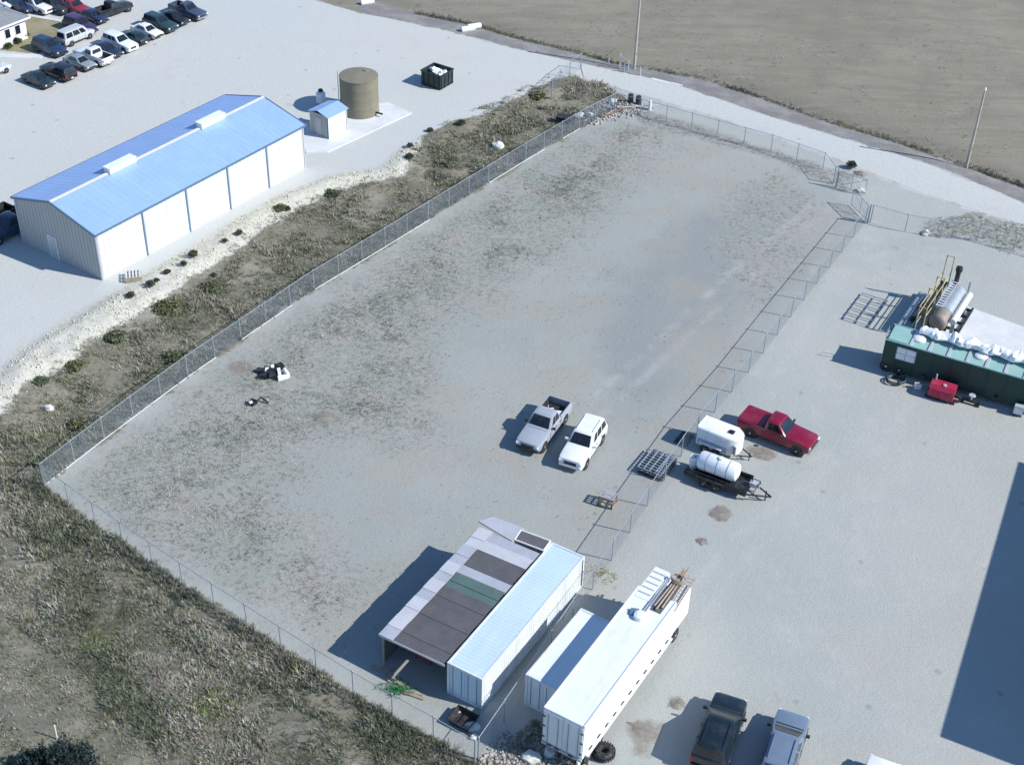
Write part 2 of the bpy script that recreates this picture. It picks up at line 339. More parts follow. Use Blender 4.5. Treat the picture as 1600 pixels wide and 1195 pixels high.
    fl = mixc(nt, mth(nt, 'MULTIPLY', ramp(nt, noise(nt, mf.outputs[0], .5, 6, .65), .45, .6), .55), fl, (.205, .192, .14))
    fl = mixc(nt, mth(nt, 'MULTIPLY', ramp(nt, noise(nt, mf.outputs[0], 1.1, 5, .6), .54, .66), .5), fl, (.3, .272, .215))
    fl = mixc(nt, mth(nt, 'MULTIPLY', ramp(nt, nM, .45, .7), .5), fl, (.215, .21, .155))
    fl = mixc(nt, mth(nt, 'MULTIPLY', ramp(nt, nF, .58, .72), .45), fl, (.18, .175, .145))
    g = mixc(nt, sharp(A[0], .8), g, fl)
    sh = mixc(nt, ramp(nt, nM, .4, .65), (.21, .2, .19), (.29, .275, .255))
    g = mixc(nt, sharp(B[0], .8), g, sh)
    lw = mixc(nt, ramp(nt, nM, .4, .65), (.25, .225, .13), (.32, .28, .19))
    g = mixc(nt, sharp(B[2], .4), g, lw)
    # compacted wheel tracks, stains
    g = mixc(nt, mth(nt, 'MULTIPLY', mth(nt, 'MULTIPLY', Cc[0], ramp(nt, nM, .4, .65)), .42), g, (.47, .46, .425))
    g = mixc(nt, mth(nt, 'MULTIPLY', sharp(Cc[1], .7, .3, .6), .85), g, mixc(nt, ramp(nt, nF, .4, .6), (.2, .175, .14), (.27, .24, .2)))
    v2 = N(nt, 'ShaderNodeTexVoronoi'); v2.inputs['Scale'].default_value = .3; nt.links.new(tc, v2.inputs['Vector'])
    g = mixc(nt, mth(nt, 'MULTIPLY', ramp(nt, mth(nt, 'ADD', v2.outputs['Distance'], mth(nt, 'MULTIPLY', nF, .12)), .15, .09), .45), g, (.22, .21, .185))
    # stone grain
    g = mixc(nt, .22, g, mixc(nt, ramp(nt, nX, .35, .65), (.32, .32, .32), (.68, .68, .68)), 'OVERLAY')
    g = mixc(nt, mth(nt, 'MULTIPLY', ramp(nt, vor.outputs['Distance'], .09, .05), .35), g, (.17, .175, .16))
    nt.links.new(g, p.inputs['Base Color']); p.inputs['Roughness'].default_value = .95; p.inputs['Specular IOR Level'].default_value = .15
    b = N(nt, 'ShaderNodeBump'); b.inputs['Strength'].default_value = .5; b.inputs['Distance'].default_value = .08
    nt.links.new(mth(nt, 'ADD', nF, mth(nt, 'MULTIPLY', nX, .5)), b.inputs['Height']); nt.links.new(b.outputs[0], p.inputs['Normal'])
    return mt
GROUNDM = ground_material()
def set_zones(me, X, Y):
    for nm, arr in zip(('zoneA', 'zoneB', 'zoneC', 'zoneD'), zone_weights(X, Y)):
        at_ = me.color_attributes.new(nm, 'FLOAT_COLOR', 'POINT')
        at_.data.foreach_set('color', np.concatenate([arr, np.ones((len(X), 1))], 1).astype(np.float32).ravel())
def grid_obj(name, X, Y, Z, mat):
    ny, nx = X.shape; V = np.stack([X.ravel(), Y.ravel(), Z.ravel()], 1); i = np.arange(ny * nx).reshape(ny, nx)
    F = np.stack([i[:-1, :-1], i[:-1, 1:], i[1:, 1:], i[1:, :-1]], -1).reshape(-1, 4)
    me = bpy.data.meshes.new(name); me.vertices.add(len(V)); me.vertices.foreach_set('co', V.astype(np.float32).ravel())
    me.loops.add(len(F) * 4); me.loops.foreach_set('vertex_index', F.astype(np.int32).ravel())
    me.polygons.add(len(F)); me.polygons.foreach_set('loop_start', np.arange(0, len(F) * 4, 4, dtype=np.int32)); me.update(calc_edges=True)
    me.polygons.foreach_set('use_smooth', [True] * len(F)); me.materials.append(mat)
    set_zones(me, X.ravel(), Y.ravel())
    return link(bpy.data.objects.new(name, me))
xs = np.concatenate([[-2000, -900, -400, -200, -130, -100], np.arange(-82, 88, .5), [100, 130, 200, 400, 900, 2000]])
ys = np.concatenate([[-2000, -900, -300, -80, 0, 25, 36], np.arange(42, 192, .5), [205, 230, 300, 450, 900, 2200]])
GX, GY = np.meshgrid(xs, ys); GZ = hgt(GX, GY)
tag(grid_obj('ground', GX, GY, GZ, GROUNDM), kind='structure')
# the gravel road along the pasture: a sheet of its own with frayed edges
fa = poly(ROAD_FAR[5:]); ne = poly(ROAD_NEAR[1:])
def resample(P, n):
    d = np.concatenate([[0], np.cumsum(np.linalg.norm(np.diff(P, axis=0), axis=1))]); t = np.linspace(0, d[-1], n)
    return np.stack([np.interp(t, d, P[:, 0]), np.interp(t, d, P[:, 1])], 1)
fa = resample(fa, 420); ne = resample(ne, 420)
k = np.arange(420); fa += ((fbm(k * .25, k * 0, 2.2, 41) - .5) * .5)[:, None] * np.array([[.5, -.86]]); ne += ((fbm(k * .25, k * 0 + 9, 2.2, 43) - .5) * .7)[:, None] * np.array([[.5, -.86]])
tt = np.linspace(0, 1, 13)[:, None, None]; RD = ne[None] * (1 - tt) + fa[None] * tt
crown = np.sin(np.linspace(0, math.pi, 13))[:, None] * .05 + .012
tag(grid_obj('gravel_road', RD[..., 0], RD[..., 1], np.maximum(hgt(RD[..., 0], RD[..., 1]), -.02) + crown, GROUNDM), kind='structure')
# concrete slabs
def pad(name, pts, h, mat=CONC): return tag(MB().prism([tuple(p) for p in poly(pts)], -.1, h).build(name, mat), kind='structure')
pad('concrete_pad', [(478, 240), (512, 239), (643, 178), (606, 161), (530, 172), (470, 196)], .1)
pad('concrete_pad', [(1493, 474), (1640, 527), (1760, 580), (1700, 620), (1600, 588), (1470, 545), (1466, 520)], .12)
pad('sidewalk', [(-30, 90), (63, 92), (120, 36), (40, 22), (38, 25), (111, 38), (60, 86), (-30, 84)], .06)

# ------------------------------------------------------------------ metal buildings and big tanks
BO = Vector((-34.890, 99.542, 0)); BYAW = .977194; BL, BW, BH, BR = 25.486, 10.184, 4.577, 5.872
def left_building():
    # local frame: x along the building, y to the left of it
    t = empty('metal_building', BO, BYAW, 'long pale metal building with pale blue gable roof and five white wall bays', 'building')
    pitch = math.atan2(BR - BH, BW / 2)
    # core walls
    gab = None; pr = [(0, 0), (BW, 0), (BW, BH - .05), (BW / 2, BR - .06), (0, BH - .05)]
    for x0, x1 in ((.0, .12), (BL - .12, BL)):
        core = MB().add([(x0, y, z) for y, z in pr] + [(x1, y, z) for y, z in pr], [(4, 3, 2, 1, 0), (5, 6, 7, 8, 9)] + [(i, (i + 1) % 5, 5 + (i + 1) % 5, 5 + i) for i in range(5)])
        g_ = core.build('gable_wall', SHADEGREY, t); gab = gab or g_
    rb = MB()
    for x, nx in ((-.015, 1),):
        y = .3
        while y < BW - .1:
            zt = BH - .08 + (BR - BH) * (1 - abs(y - BW / 2) / (BW / 2)); rb.box((x, y, zt / 2), (.02, .04, zt)); y += .45
    rb.build('wall_rib', SHADEGREY, gab)
    MB().box((BL / 2, BW - .06, BH / 2 - .03), (BL - .26, .1, BH - .08)).build('rear_wall', SHADEGREY, t)
    bay = BL / 5
    for k_ in range(5):
        pnl = MB().box((bay * (k_ + .5), .06, BH / 2 - .06), (bay - .16, .1, BH - .12))
        for j in range(10): pnl.box((bay * k_ + .25 + j * (bay - .5) / 9, -.003, BH / 2 - .06), (.06, .03, BH - .14))
        pnl.build('wall_panel', WHITEWALL, t)
    for k_ in range(6): MB().box((min(max(bay * k_, .07), BL - .07), .02, BH / 2 - .03), (.16 if 0 < k_ < 5 else .14, .16, BH - .06)).build('bay_post', BLUETRIM if 0 < k_ < 5 else PALESHEET, t)
    ov = .18
    for s, nm in ((0, 'roof_slope'), (1, 'roof_slope')):
        ye, yr = (-ov, BW / 2) if s == 0 else (BW + ov, BW / 2)
        ze = BH - ov * math.tan(pitch)
        q = [(-ov, ye, ze), (BL + ov, ye, ze), (BL + ov, yr, BR), (-ov, yr, BR)]
        if s: q = q[::-1]
        rf = MB().slab(q, .08)
        x = 0.0
        while x < BL:
            rf.slab([(x, ye, ze + .006), (x + .03, ye, ze + .006), (x + .03, yr, BR + .006), (x, yr, BR + .006)] if not s else [(x, yr, BR + .006), (x + .03, yr, BR + .006), (x + .03, ye, ze + .006), (x, ye, ze + .006)], .005); x += .61
        o = rf.build('roof_slope', BLUEROOF, t)
        MB().box((BL / 2, ye + (-.05 if s == 0 else .05), ze - .06), (BL + 2 * ov, .1, .14)).build('gutter', BLUETRIM, o)
    for x in (-ov - .03, BL + ov + .03):
        for s in (0, 1):
            y0, y1 = (-ov, BW / 2) if s == 0 else (BW + ov, BW / 2)
            MB().add([(x - .04, y0, BH - .2), (x + .04, y0, BH - .2), (x + .04, y1, BR - .12), (x - .04, y1, BR - .12), (x - .04, y0, BH + .0), (x + .04, y0, BH + .0), (x + .04, y1, BR + .07), (x - .04, y1, BR + .07)],
                     [(0, 1, 2, 3), (7, 6, 5, 4), (0, 4, 5, 1), (1, 5, 6, 2), (2, 6, 7, 3), (3, 7, 4, 0)]).build('rake_trim', BLUETRIM, t)
    MB().add([(-ov, BW / 2 - .25, BR + .0), (BL + ov, BW / 2 - .25, BR + .0), (BL + ov, BW / 2, BR + .1), (-ov, BW / 2, BR + .1), (BL + ov, BW / 2 + .25, BR), (-ov, BW / 2 + .25, BR)], [(0, 1, 2, 3), (3, 2, 4, 5)]).build('ridge_cap', WHITESHEET, t)
    for px, py in ((190, 257), (332, 188)):
        c = Matrix.Rotation(-BYAW, 3, 'Z') @ (at(px, py, BR + .3) - BO)
        v = MB().box((c.x, BW / 2, BR + .22), (3.0, .75, .5)); v.box((c.x, BW / 2, BR + .5), (3.1, .9, .05)); v.build('ridge_vent', WHITEROOF, t)
    dr = Matrix.Rotation(-BYAW, 3, 'Z') @ (at(88, 403) - BO)
    d = MB().box((-.045, dr.y, 1.03), (.05, .92, 2.06)).build('door', PALESHEET, t)
    f = MB(); [f.box((-.05, dr.y + s * .52, 1.07), (.07, .1, 2.2)) for s in (-1, 1)]; f.box((-.05, dr.y, 2.15), (.07, 1.1, .1)); f.build('door_frame', WHITE, d)
    MB().cyl((-.1, dr.y - .35, 1.0), (-.1, dr.y - .25, 1.0), .03).build('door_handle', CHROME, d)
    for y in (.05, BW - .05): MB().box((-.03, y, BH / 2 - .05), (.08, .16, BH - .1)).build('corner_trim', PALESHEET, t)
left_building()

def pump_shed():
    c = at(514, 219); t = empty('pump_shed', (c.x, c.y, .1), R(54), 'small white pump shed with blue roof on the white pad beside the round tan tank', 'shed')
    L_, W_, h = 2.75, 2.5, 2.35
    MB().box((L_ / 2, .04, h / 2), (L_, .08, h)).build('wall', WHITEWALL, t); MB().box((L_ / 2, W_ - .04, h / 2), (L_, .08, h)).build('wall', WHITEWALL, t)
    MB().box((.04, W_ / 2, h / 2), (.08, W_ - .17, h)).build('wall', SHADEGREY, t); MB().box((L_ - .04, W_ / 2, h / 2), (.08, W_ - .17, h)).build('wall', SHADEGREY, t)  # end walls have shade put into a darker grey than the sides
    MB().slab([(-.15, -.15, h), (L_ + .15, -.15, h), (L_ + .15, W_ / 2, h + .42), (-.15, W_ / 2, h + .42)], .06).build('roof_slope', BLUEROOF, t)
    MB().slab([(-.15, W_ / 2, h + .42), (L_ + .15, W_ / 2, h + .42), (L_ + .15, W_ + .15, h), (-.15, W_ + .15, h)], .06).build('roof_slope', BLUEROOF, t)
    MB().box((-.01, .05, h / 2), (.06, .14, h)).build('corner_trim', BLUETRIM, t)
    MB().box((L_ - .1, -.03, h / 2), (.12, .06, h)).build('corner_trim', PALESHEET, t)
    d = MB().box((-.02, 1.35, .98), (.05, .85, 1.95)).build('door', PALESHEET, t); MB().box((-.06, 1.05, .95), (.04, .04, .12)).build('door_handle', CHROME, d)
pump_shed()
def water_tank():
    c = at(562.5, 175); t = empty('water_tank', (c.x, c.y, .1), .3, 'tall round tan steel tank with shallow cone top on white pad', 'tank')
    r, h = 1.98, 3.95
    pr = [(0, r + .03), (.08, r + .03), (.08, r)]
    for k_ in range(1, 4): pr += [(h * k_ / 4 - .02, r), (h * k_ / 4, r + .004), (h * k_ / 4 + .02, r)]
    pr += [(h - .06, r), (h - .05, r + .04), (h, r + .04)]
    MB().lathe((0, 0, 0), (0, 0, 1), pr, 48).build('shell', TANKTAN, t, True)
    MB().lathe((0, 0, h), (0, 0, 1), [(0, r + .02), (.03, r + .02), (.28, .3), (.3, .01)], 48).build('roof', TANKTAN, t, True)
    MB().lathe((.9, .6, h + .08), (0, 0, 1), [(0, .3), (.18, .3), (.2, .28)], 16).build('hatch', TANKTAN, t, True)
    l = MB(); an = R(175)
    for s in (-.2, .2): l.cyl((math.cos(an) * (r + .15) - s * math.sin(an), math.sin(an) * (r + .15) + s * math.cos(an), .2), (math.cos(an) * (r + .15) - s * math.sin(an), math.sin(an) * (r + .15) + s * math.cos(an), h + .6), .025, n=6)
    for k_ in range(13): l.cyl((math.cos(an) * (r + .15) + .2 * math.sin(an), math.sin(an) * (r + .15) - .2 * math.cos(an), .3 + k_ * .3), (math.cos(an) * (r + .15) - .2 * math.sin(an), math.sin(an) * (r + .15) + .2 * math.cos(an), .3 + k_ * .3), .018, n=5)
    l.build('ladder', GALV, t)
    MB().cyl((r * .7, -r * .7, .35), (r * 1.0, -r * 1.0, .35), .1).build('outlet_pipe', BLACKST, t)
water_tank()
c = at(502, 163)
t = empty('pressure_vessel', (c.x, c.y, 0), 0, 'small upright white vessel with dark cap standing behind the blue-roofed pump shed', 'vessel')
MB().lathe((0, 0, .15), (0, 0, 1), [(0, .3), (.1, .5), (1.1, .5), (1.3, .3), (1.34, .05)], 18).build('body', POLY, t, True)
MB().lathe((0, 0, 1.42), (0, 0, 1), [(0, .28), (.25, .24), (.3, .1)], 14).build('cap', BLACKST, t, True)
for k_ in range(3): MB().cyl((.35 * math.cos(k_ * 2.1), .35 * math.sin(k_ * 2.1), 0), (.35 * math.cos(k_ * 2.1), .35 * math.sin(k_ * 2.1), .25), .04).build('leg', BLACKST, t)
def dumpster():
    c = at(688, 142); t = empty('dumpster', (c.x, c.y, 0), R(57), 'open-topped dark dumpster holding white rubbish on the far caliche lot', 'dumpster')
    L_, W_, h = 2.35, 2.55, 1.55
    MB().box((L_ / 2, W_ / 2, .15), (L_, W_, .12)).build('floor', DARKTANK, t)
    for nm, cc, dd in (('side_wall', (L_ / 2, .04, h / 2 + .05), (L_, .08, h)), ('side_wall', (L_ / 2, W_ - .04, h / 2 + .05), (L_, .08, h)), ('end_wall', (.04, W_ / 2, h / 2 + .05), (.08, W_ - .17, h)), ('end_wall', (L_ - .04, W_ / 2, h / 2 + .05), (.08, W_ - .17, h))):
        MB().box(cc, dd).build(nm, DARKTANK, t)
    for k_ in range(4): MB().box((.2 + k_ * .65, -.04, h / 2 + .05), (.1, .08, h - .1)).build('rib', DARKTANK, t); MB().box((-.04, .25 + k_ * .68, h / 2 + .05), (.08, .1, h - .1)).build('rib', DARKTANK, t)
    for cc, dd in (((L_ / 2, -.02, h + .09), (L_ + .1, .14, .1)), ((L_ / 2, W_ + .02, h + .09), (L_ + .1, .14, .1)), ((-.02, W_ / 2, h + .09), (.14, W_ - .14, .1)), ((L_ + .02, W_ / 2, h + .09), (.14, W_ - .14, .1))): MB().box(cc, dd).build('top_rail', DARKTANK, t)
    g = MB()
    for k_ in range(16): g.box((random.uniform(.4, L_ - .4), random.uniform(.4, W_ - .4), random.uniform(1.0, 1.5)), (random.uniform(.3, .7), random.uniform(.3, .6), random.uniform(.15, .4)), random.uniform(0, 3), random.uniform(-.5, .5), random.uniform(-.5, .5))
    tag(g.build('rubbish', TARP), 'heap of white rubbish filling the dark dumpster', 'rubbish', kind='stuff').matrix_world = Matrix.Translation(c) @ Matrix.Rotation(R(57), 4, 'Z')
dumpster()
def far_house():
    c = at(44, 60); t = empty('house', (c.x, c.y, 0), R(57), 'white house with grey roof at the top left beside the car park', 'house')
    # local -x towards the viewer's left, +y into the frame's corner
    L_, W_, h = 3.9, 9.0, 2.5
    MB().box((-L_ / 2, .06, h / 2), (L_, .12, h)).build('wall', WHITEWALL, t); MB().box((-.06, W_ / 2 + .06, h / 2), (.12, W_ - .13, h)).build('wall', WHITEWALL, t)
    MB().box((-L_ + .06, W_ / 2 + .06, h / 2), (.12, W_ - .13, h)).build('wall', WHITEWALL, t); MB().box((-L_ / 2, W_ - .06, h / 2), (L_ - .26, .12, h)).build('wall', WHITEWALL, t)
    o_ = .45; rz = h + 1.0
    A_ = [(-L_ - o_, -o_, h), (o_, -o_, h), (o_, W_ + o_, h), (-L_ - o_, W_ + o_, h)]; r0, r1 = (-L_ / 2, 2.0, rz), (-L_ / 2, W_ - 2.0, rz)
    rf = MB().add(A_ + [r0, r1], [(0, 1, 4), (1, 2, 5, 4), (2, 3, 5), (3, 0, 4, 5), (0, 3, 2, 1)]).build('roof', SHINGLE, t)
    fs = MB(); fs.box((-L_ / 2, -o_ - .03, h - .06), (L_ + 2 * o_, .06, .2)); fs.box((o_ + .03, W_ / 2, h - .06), (.06, W_ + 2 * o_, .2)); fs.box((-L_ - o_ - .03, W_ / 2, h - .06), (.06, W_ + 2 * o_, .2)); fs.build('fascia', WHITE, rf)
    for x in (-2.6, -1.2):
        w_ = MB().box((x, -.02, 1.4), (.8, .06, 1.1)).build('window', WHITE, t); MB().box((x, -.06, 1.4), (.66, .03, .96)).build('pane', GLASS, w_)
    MB().box((.03, 3.0, 1.02), (.06, .9, 2.04)).build('door', PALESHEET, t)
far_house()
def shade_building():
    # stands just outside the right edge of the picture; its shade reaches into the yard
    h = 8.0; d = Vector((math.cos(R(SHADOW_AZ)), math.sin(R(SHADOW_AZ)), 0)) * (h / math.tan(R(SUN_ELEV)))
    p0 = at(1468, 1150) - d; p1 = at(1591, 721) - d; ax = (p1 - p0); L_ = ax.length
    t = empty('metal_building', (p0.x, p0.y, 0), math.atan2(ax.y, ax.x), 'added unseen tall building off the right edge, throwing the broad blue shadow', 'building')
    W_ = 16.0
    MB().box((L_ / 2, -W_ / 2, h / 2 - .1), (L_ - .1, W_ - .1, h - .2)).build('wall', SHADEGREY, t)
    MB().slab([(0, -W_, h), (L_, -W_, h), (L_, -W_ / 2, h + 1.1), (0, -W_ / 2, h + 1.1)], .1).build('roof_slope', PALESHEET, t)
    MB().slab([(0, -W_ / 2, h + 1.1), (L_, -W_ / 2, h + 1.1), (L_, 0, h), (0, 0, h)], .1).build('roof_slope', PALESHEET, t)
    for x in (L_ * .25, L_ * .6): MB().box((x, 0, 2.3), (4.2, .08, 4.6)).build('roller_door', WHITEWALL, t)
shade_building()

# ------------------------------------------------------------------ vehicles
def quadpt(q, s, t): return (q[0] * (1 - s) + q[1] * s) * (1 - t) + (q[3] * (1 - s) + q[2] * s) * t
def glass_quad(q, s0, s1, t0, t1, out, name, parent, mat=GLASS):
    q = [Vector(p) for p in q]; c = [quadpt(q, s0, t0), quadpt(q, s1, t0), quadpt(q, s1, t1), quadpt(q, s0, t1)]
    n = (c[1] - c[0]).cross(c[3] - c[0]).normalized()
    if n.dot(Vector(out)) < 0: n = -n; c = c[::-1]
    return MB().slab([p + n * .012 for p in c], .03).build(name, mat, parent)
def wheel(parent, x, y, r, w, side, rimmat=RIM):
    p = [(0, r * .62), (.02, r * .86), (.05, r), (w - .05, r), (w - .02, r * .86), (w, r * .62)]
    o = MB().lathe((x, y, r), (0, side, 0), p, 20).build('wheel', RUBBER, parent, True)
    q = [(w - .03, r * .62), (w - .0, r * .6), (w - .05, r * .5), (w - .04, r * .2), (w + .005, r * .16), (w + .005, .01)]
    MB().lathe((x, y, r), (0, side, 0), q, 16).build('rim', rimmat, o, True)
    return o
def sec(x, w, zb, zt):
    h = [(w * .9, zb), (w, zb + .12), (w, (zb + zt) / 2), (w * .985, zt - .14), (w * .94, zt - .04), (w * .8, zt)]
    return [(x, y, z) for y, z in h] + [(x, -y, z) for y, z in reversed(h)]
SPECS = {
 'pickup': dict(body=[(2.86, .78, .5, .84), (2.8, .9, .42, 1.0), (2.6, .97, .36, 1.09), (1.9, 1.0, .34, 1.14), (1.2, 1.0, .34, 1.19), (.95, 1.0, .34, 1.24), (-.86, 1.0, .34, 1.27), (-.9, .96, .4, 1.25)],
               gh=dict(xf=1.0, xr=-.84, xft=.28, xrt=-.7, wb=.94, wt=.76, zb=1.2, zt=1.85), side=[(.2, .52), (.57, .9)], ax=(1.93, -1.72), r=.4, bed=(-.9, -2.85)),
 'suv': dict(body=[(2.5, .76, .5, .84), (2.44, .88, .42, 1.0), (2.25, .95, .36, 1.07), (1.6, .98, .34, 1.12), (.95, .98, .34, 1.17), (.7, .98, .34, 1.2), (-2.3, .98, .36, 1.22), (-2.48, .93, .42, 1.18), (-2.52, .84, .5, 1.05)],
            gh=dict(xf=.85, xr=-2.42, xft=.1, xrt=-2.2, wb=.92, wt=.75, zb=1.15, zt=1.8), side=[(.16, .36), (.4, .64), (.68, .94)], ax=(1.6, -1.45), r=.39, bed=None),
 'wagon': dict(body=[(2.55, .76, .5, .86), (2.49, .9, .42, 1.0), (2.3, .97, .36, 1.07), (1.6, 1.0, .34, 1.12), (1.1, 1.0, .34, 1.17), (.7, 1.0, .34, 1.2), (-2.4, 1.0, .36, 1.22), (-2.6, .95, .42, 1.18)],
            gh=dict(xf=1.2, xr=-2.5, xft=.1, xrt=-2.3, wb=.95, wt=.78, zb=1.15, zt=1.82), side=[(.2, .4), (.44, .66), (.7, .95)], ax=(1.65, -1.5), r=.39, bed=None),
 'sedan': dict(body=[(2.3, .7, .42, .66), (2.24, .8, .34, .8), (2.05, .86, .28, .86), (1.2, .88, .26, .93), (.9, .88, .26, .96), (-1.4, .88, .26, .98), (-2.1, .85, .3, .96), (-2.26, .76, .4, .8)],
              gh=dict(xf=1.0, xr=-1.75, xft=.25, xrt=-1.0, wb=.83, wt=.62, zb=.92, zt=1.42), side=[(.2, .5), (.54, .82)], ax=(1.4, -1.35), r=.32, bed=None),
 'van': dict(body=[(2.5, .76, .5, .84), (2.44, .88, .42, 1.0), (2.2, .94, .34, 1.06), (1.7, .96, .32, 1.12), (-2.3, .96, .34, 1.15), (-2.5, .9, .42, 1.1)],
            gh=dict(xf=1.75, xr=-2.42, xft=1.0, xrt=-2.25, wb=.92, wt=.78, zb=1.08, zt=1.95), side=[(.12, .32), (.36, .62), (.66, .93)], ax=(1.6, -1.5), r=.35, bed=None)}
def vehicle(kind, name, col, loc, yaw, label, cat, group=None, scale=1.0, detail=True, black_bumper=False, cargo=False, tonneau=False):
    S = SPECS[kind]; P = paint(col); t = empty(name, (loc[0], loc[1], float(hgt(loc[0], loc[1])) * 0 + .01), R(yaw), label, cat, group); t.scale = (scale,) * 3
    b = MB().loft([sec(*s) for s in S['body']]).build('body', P, t, True)
    g = S['gh']; zb, zt = g['zb'], g['zt']
    def ring(xf, xr, w, z, c=.12): return [(xf, w - c, z), (xf - c * .6, w, z), (xr + c * .6, w, z), (xr, w - c, z), (xr, -w + c, z), (xr + c * .6, -w, z), (xf - c * .6, -w, z), (xf, -w + c, z)]
    MB().loft([ring(g['xf'], g['xr'], g['wb'], zb - .04), ring(g['xft'], g['xrt'], g['wt'], zt), ring(g['xft'] - .1, g['xrt'] + .08, g['wt'] - .1, zt + .045), ring(g['xft'] - .3, g['xrt'] + .25, g['wt'] - .3, zt + .06)]).build('cab_roof', P, t, True)
    c = .1
    glass_quad([(g['xf'], g['wb'] - c, zb), (g['xf'], -g['wb'] + c, zb), (g['xft'], -g['wt'] + c, zt), (g['xft'], g['wt'] - c, zt)], .02, .98, .1, .93, (1, 0, .5), 'windshield', t)
    glass_quad([(g['xr'], -g['wb'] + c, zb), (g['xr'], g['wb'] - c, zb), (g['xrt'], g['wt'] - c, zt), (g['xrt'], -g['wt'] + c, zt)], .06, .94, .18, .9, (-1, 0, .3), 'rear_window', t)
    for sd in (1, -1):
        q = [(g['xf'], sd * g['wb'], zb), (g['xr'], sd * g['wb'], zb), (g['xrt'], sd * g['wt'], zt), (g['xft'], sd * g['wt'], zt)]
        for s0, s1 in S['side']: glass_quad(q, s0, s1, .16, .88, (0, sd, .2), 'side_window', t)
    wb_ = max(s[1] for s in S['body'])
    for x in S['ax']:
        for sd in (1, -1):
            MB().lathe((x, sd * (wb_ - .3), S['r'] + .02), (0, sd, 0), [(0, S['r'] + .07), (.306, S['r'] + .07), (.31, S['r'] + .05)], 20).build('wheel_arch', BLACKP, t, True)
            wheel(t, x, sd * (wb_ - .22), S['r'], .245, sd)
    xf = S['body'][0][0]; rear = S['bed'][1] if S['bed'] else S['body'][-1][0]; fz = S['body'][0][3]
    bm_ = BLACKP if (black_bumper or kind in ('sedan', 'van')) else (CHROME if kind == 'pickup' else P)
    MB().loft([[(xf - .22, y, z) for y, z in ((-.95 * wb_, .4), (-.95 * wb_, .62), (.95 * wb_, .62), (.95 * wb_, .4))], [(xf + .05, y, z) for y, z in ((-.84 * wb_, .4), (-.84 * wb_, .62), (.84 * wb_, .62), (.84 * wb_, .4))]]).build('front_bumper', bm_, t)
    MB().loft([[(rear + .1, y, z) for y, z in ((-.94 * wb_, .45), (-.94 * wb_, .64), (.94 * wb_, .64), (.94 * wb_, .45))], [(rear - .1, y, z) for y, z in ((-.86 * wb_, .45), (-.86 * wb_, .64), (.86 * wb_, .64), (.86 * wb_, .45))]]).build('rear_bumper', bm_, t)
    MB().box((xf + .0, 0, fz - .1), (.05, wb_ * .95, .26)).build('grille', BLACKP, t)
    MB().box((rear - .11, 0, .56), (.02, .32, .16)).build('number_plate', WHITE, t)
    for sd in (1, -1):
        MB().box((xf - .06, sd * wb_ * .72, fz + .0), (.14, .34, .17), sd * -.35).build('headlight', LAMP, t)
        MB().box((rear - .0, sd * wb_ * .86, .95 if kind != 'sedan' else .76), (.06, .16, .34 if kind != 'sedan' else .16)).build('tail_light', REDLAMP, t)
        if detail:
            MB().box((g['xf'] - .3, sd * (wb_ + .12), zb + .08), (.12, .24, .18)).build('mirror', P if kind == 'suv' else BLACKP, t)
            for hx in ((.05, -.62) if kind == 'pickup' else (-.1, -1.1)): MB().box((hx, sd * (wb_ + .01), zb - .15), (.18, .03, .04)).build('door_handle', BLACKP, t)
    MB().box((g['xf'] + .06, 0, zb - .015), (.2, g['wb'] * 1.7, .04)).build('cowl', BLACKP, t)
    for sd in (1, -1):
        for sx in ((.98, .12, -.8) if kind == 'pickup' else (.85, -.25, -1.2)): MB().box((sx, sd * (wb_ + .002), zb - .42), (.025, .012, .66 if kind != 'sedan' else .45)).build('door_seam', BLACKP, t)
        MB().box((-.1, sd * (wb_ - .005), .42), (2.0, .03, .12)).build('sill_trim', BLACKP, t)
    if S['bed']:
        x0, x1 = S['bed']; xm, Lb = (x0 + x1) / 2, x0 - x1
        for sd in (1, -1):
            MB().loft([[(x, sd * .86, .5), (x, sd * .97, .4), (x, sd * 1.0, .7), (x, sd * 1.0, 1.2), (x, sd * .97, 1.29), (x, sd * .87, 1.29)] for x in (x0 + .03, (x0 + x1) / 2, x1 + .06)]).build('bed_side', P, t, True)
        MB().box((xm, 0, .66), (Lb - .08, 1.72, .06)).build('bed_floor', BLACKP, t)
        for sd in (1, -1): MB().box((xm, sd * .845, .97), (Lb - .12, .025, .58)).build('bed_liner', BLACKP, t)
        MB().box((x1 + .03, 0, .96), (.08, 1.9, .62)).build('tailgate', P, t)
        MB().box((x0 - .0, 0, 1.0), (.06, 1.7, .6)).build('bed_bulkhead', P, t)
        if tonneau: MB().box((xm - .02, 0, 1.3), (Lb - .1, 1.78, .04)).build('bed_cover', P, t)
        if cargo:
            cc = Matrix.Rotation(R(yaw), 3, 'Z'); p0 = Vector((loc[0], loc[1], 0))
            q = p0 + cc @ Vector((-1.3, .35, .7)); w_ = empty('toolbox', q, R(yaw) + .3, 'small pale toolbox lying in the bed of the silver pickup', 'toolbox')
            MB().box((0, 0, .2), (.5, .8, .36)).build('box', PALESHEET, w_); MB().box((0, 0, .41), (.54, .84, .05)).build('lid', WHITE, w_); MB().tube([(.0, -.15, .44), (0, -.12, .5), (0, .12, .5), (0, .15, .44)], .02).build('handle', BLACKP, w_)
            q = p0 + cc @ Vector((-1.5, -.4, .7)); w_ = MB()
            w_.cyl((-.5, -.2, .3), (.5, .25, .55), .04); w_.cyl((-.4, .3, .25), (.35, -.3, .5), .05); w_.box((0, 0, .1), (.6, .4, .2), .4)
            o = w_.build('scrap_timber', WHITESHEET); o.location = q; o.rotation_euler = (0, 0, R(yaw)); tag(o, 'pale scrap boards piled in the bed of the silver pickup', 'scrap')
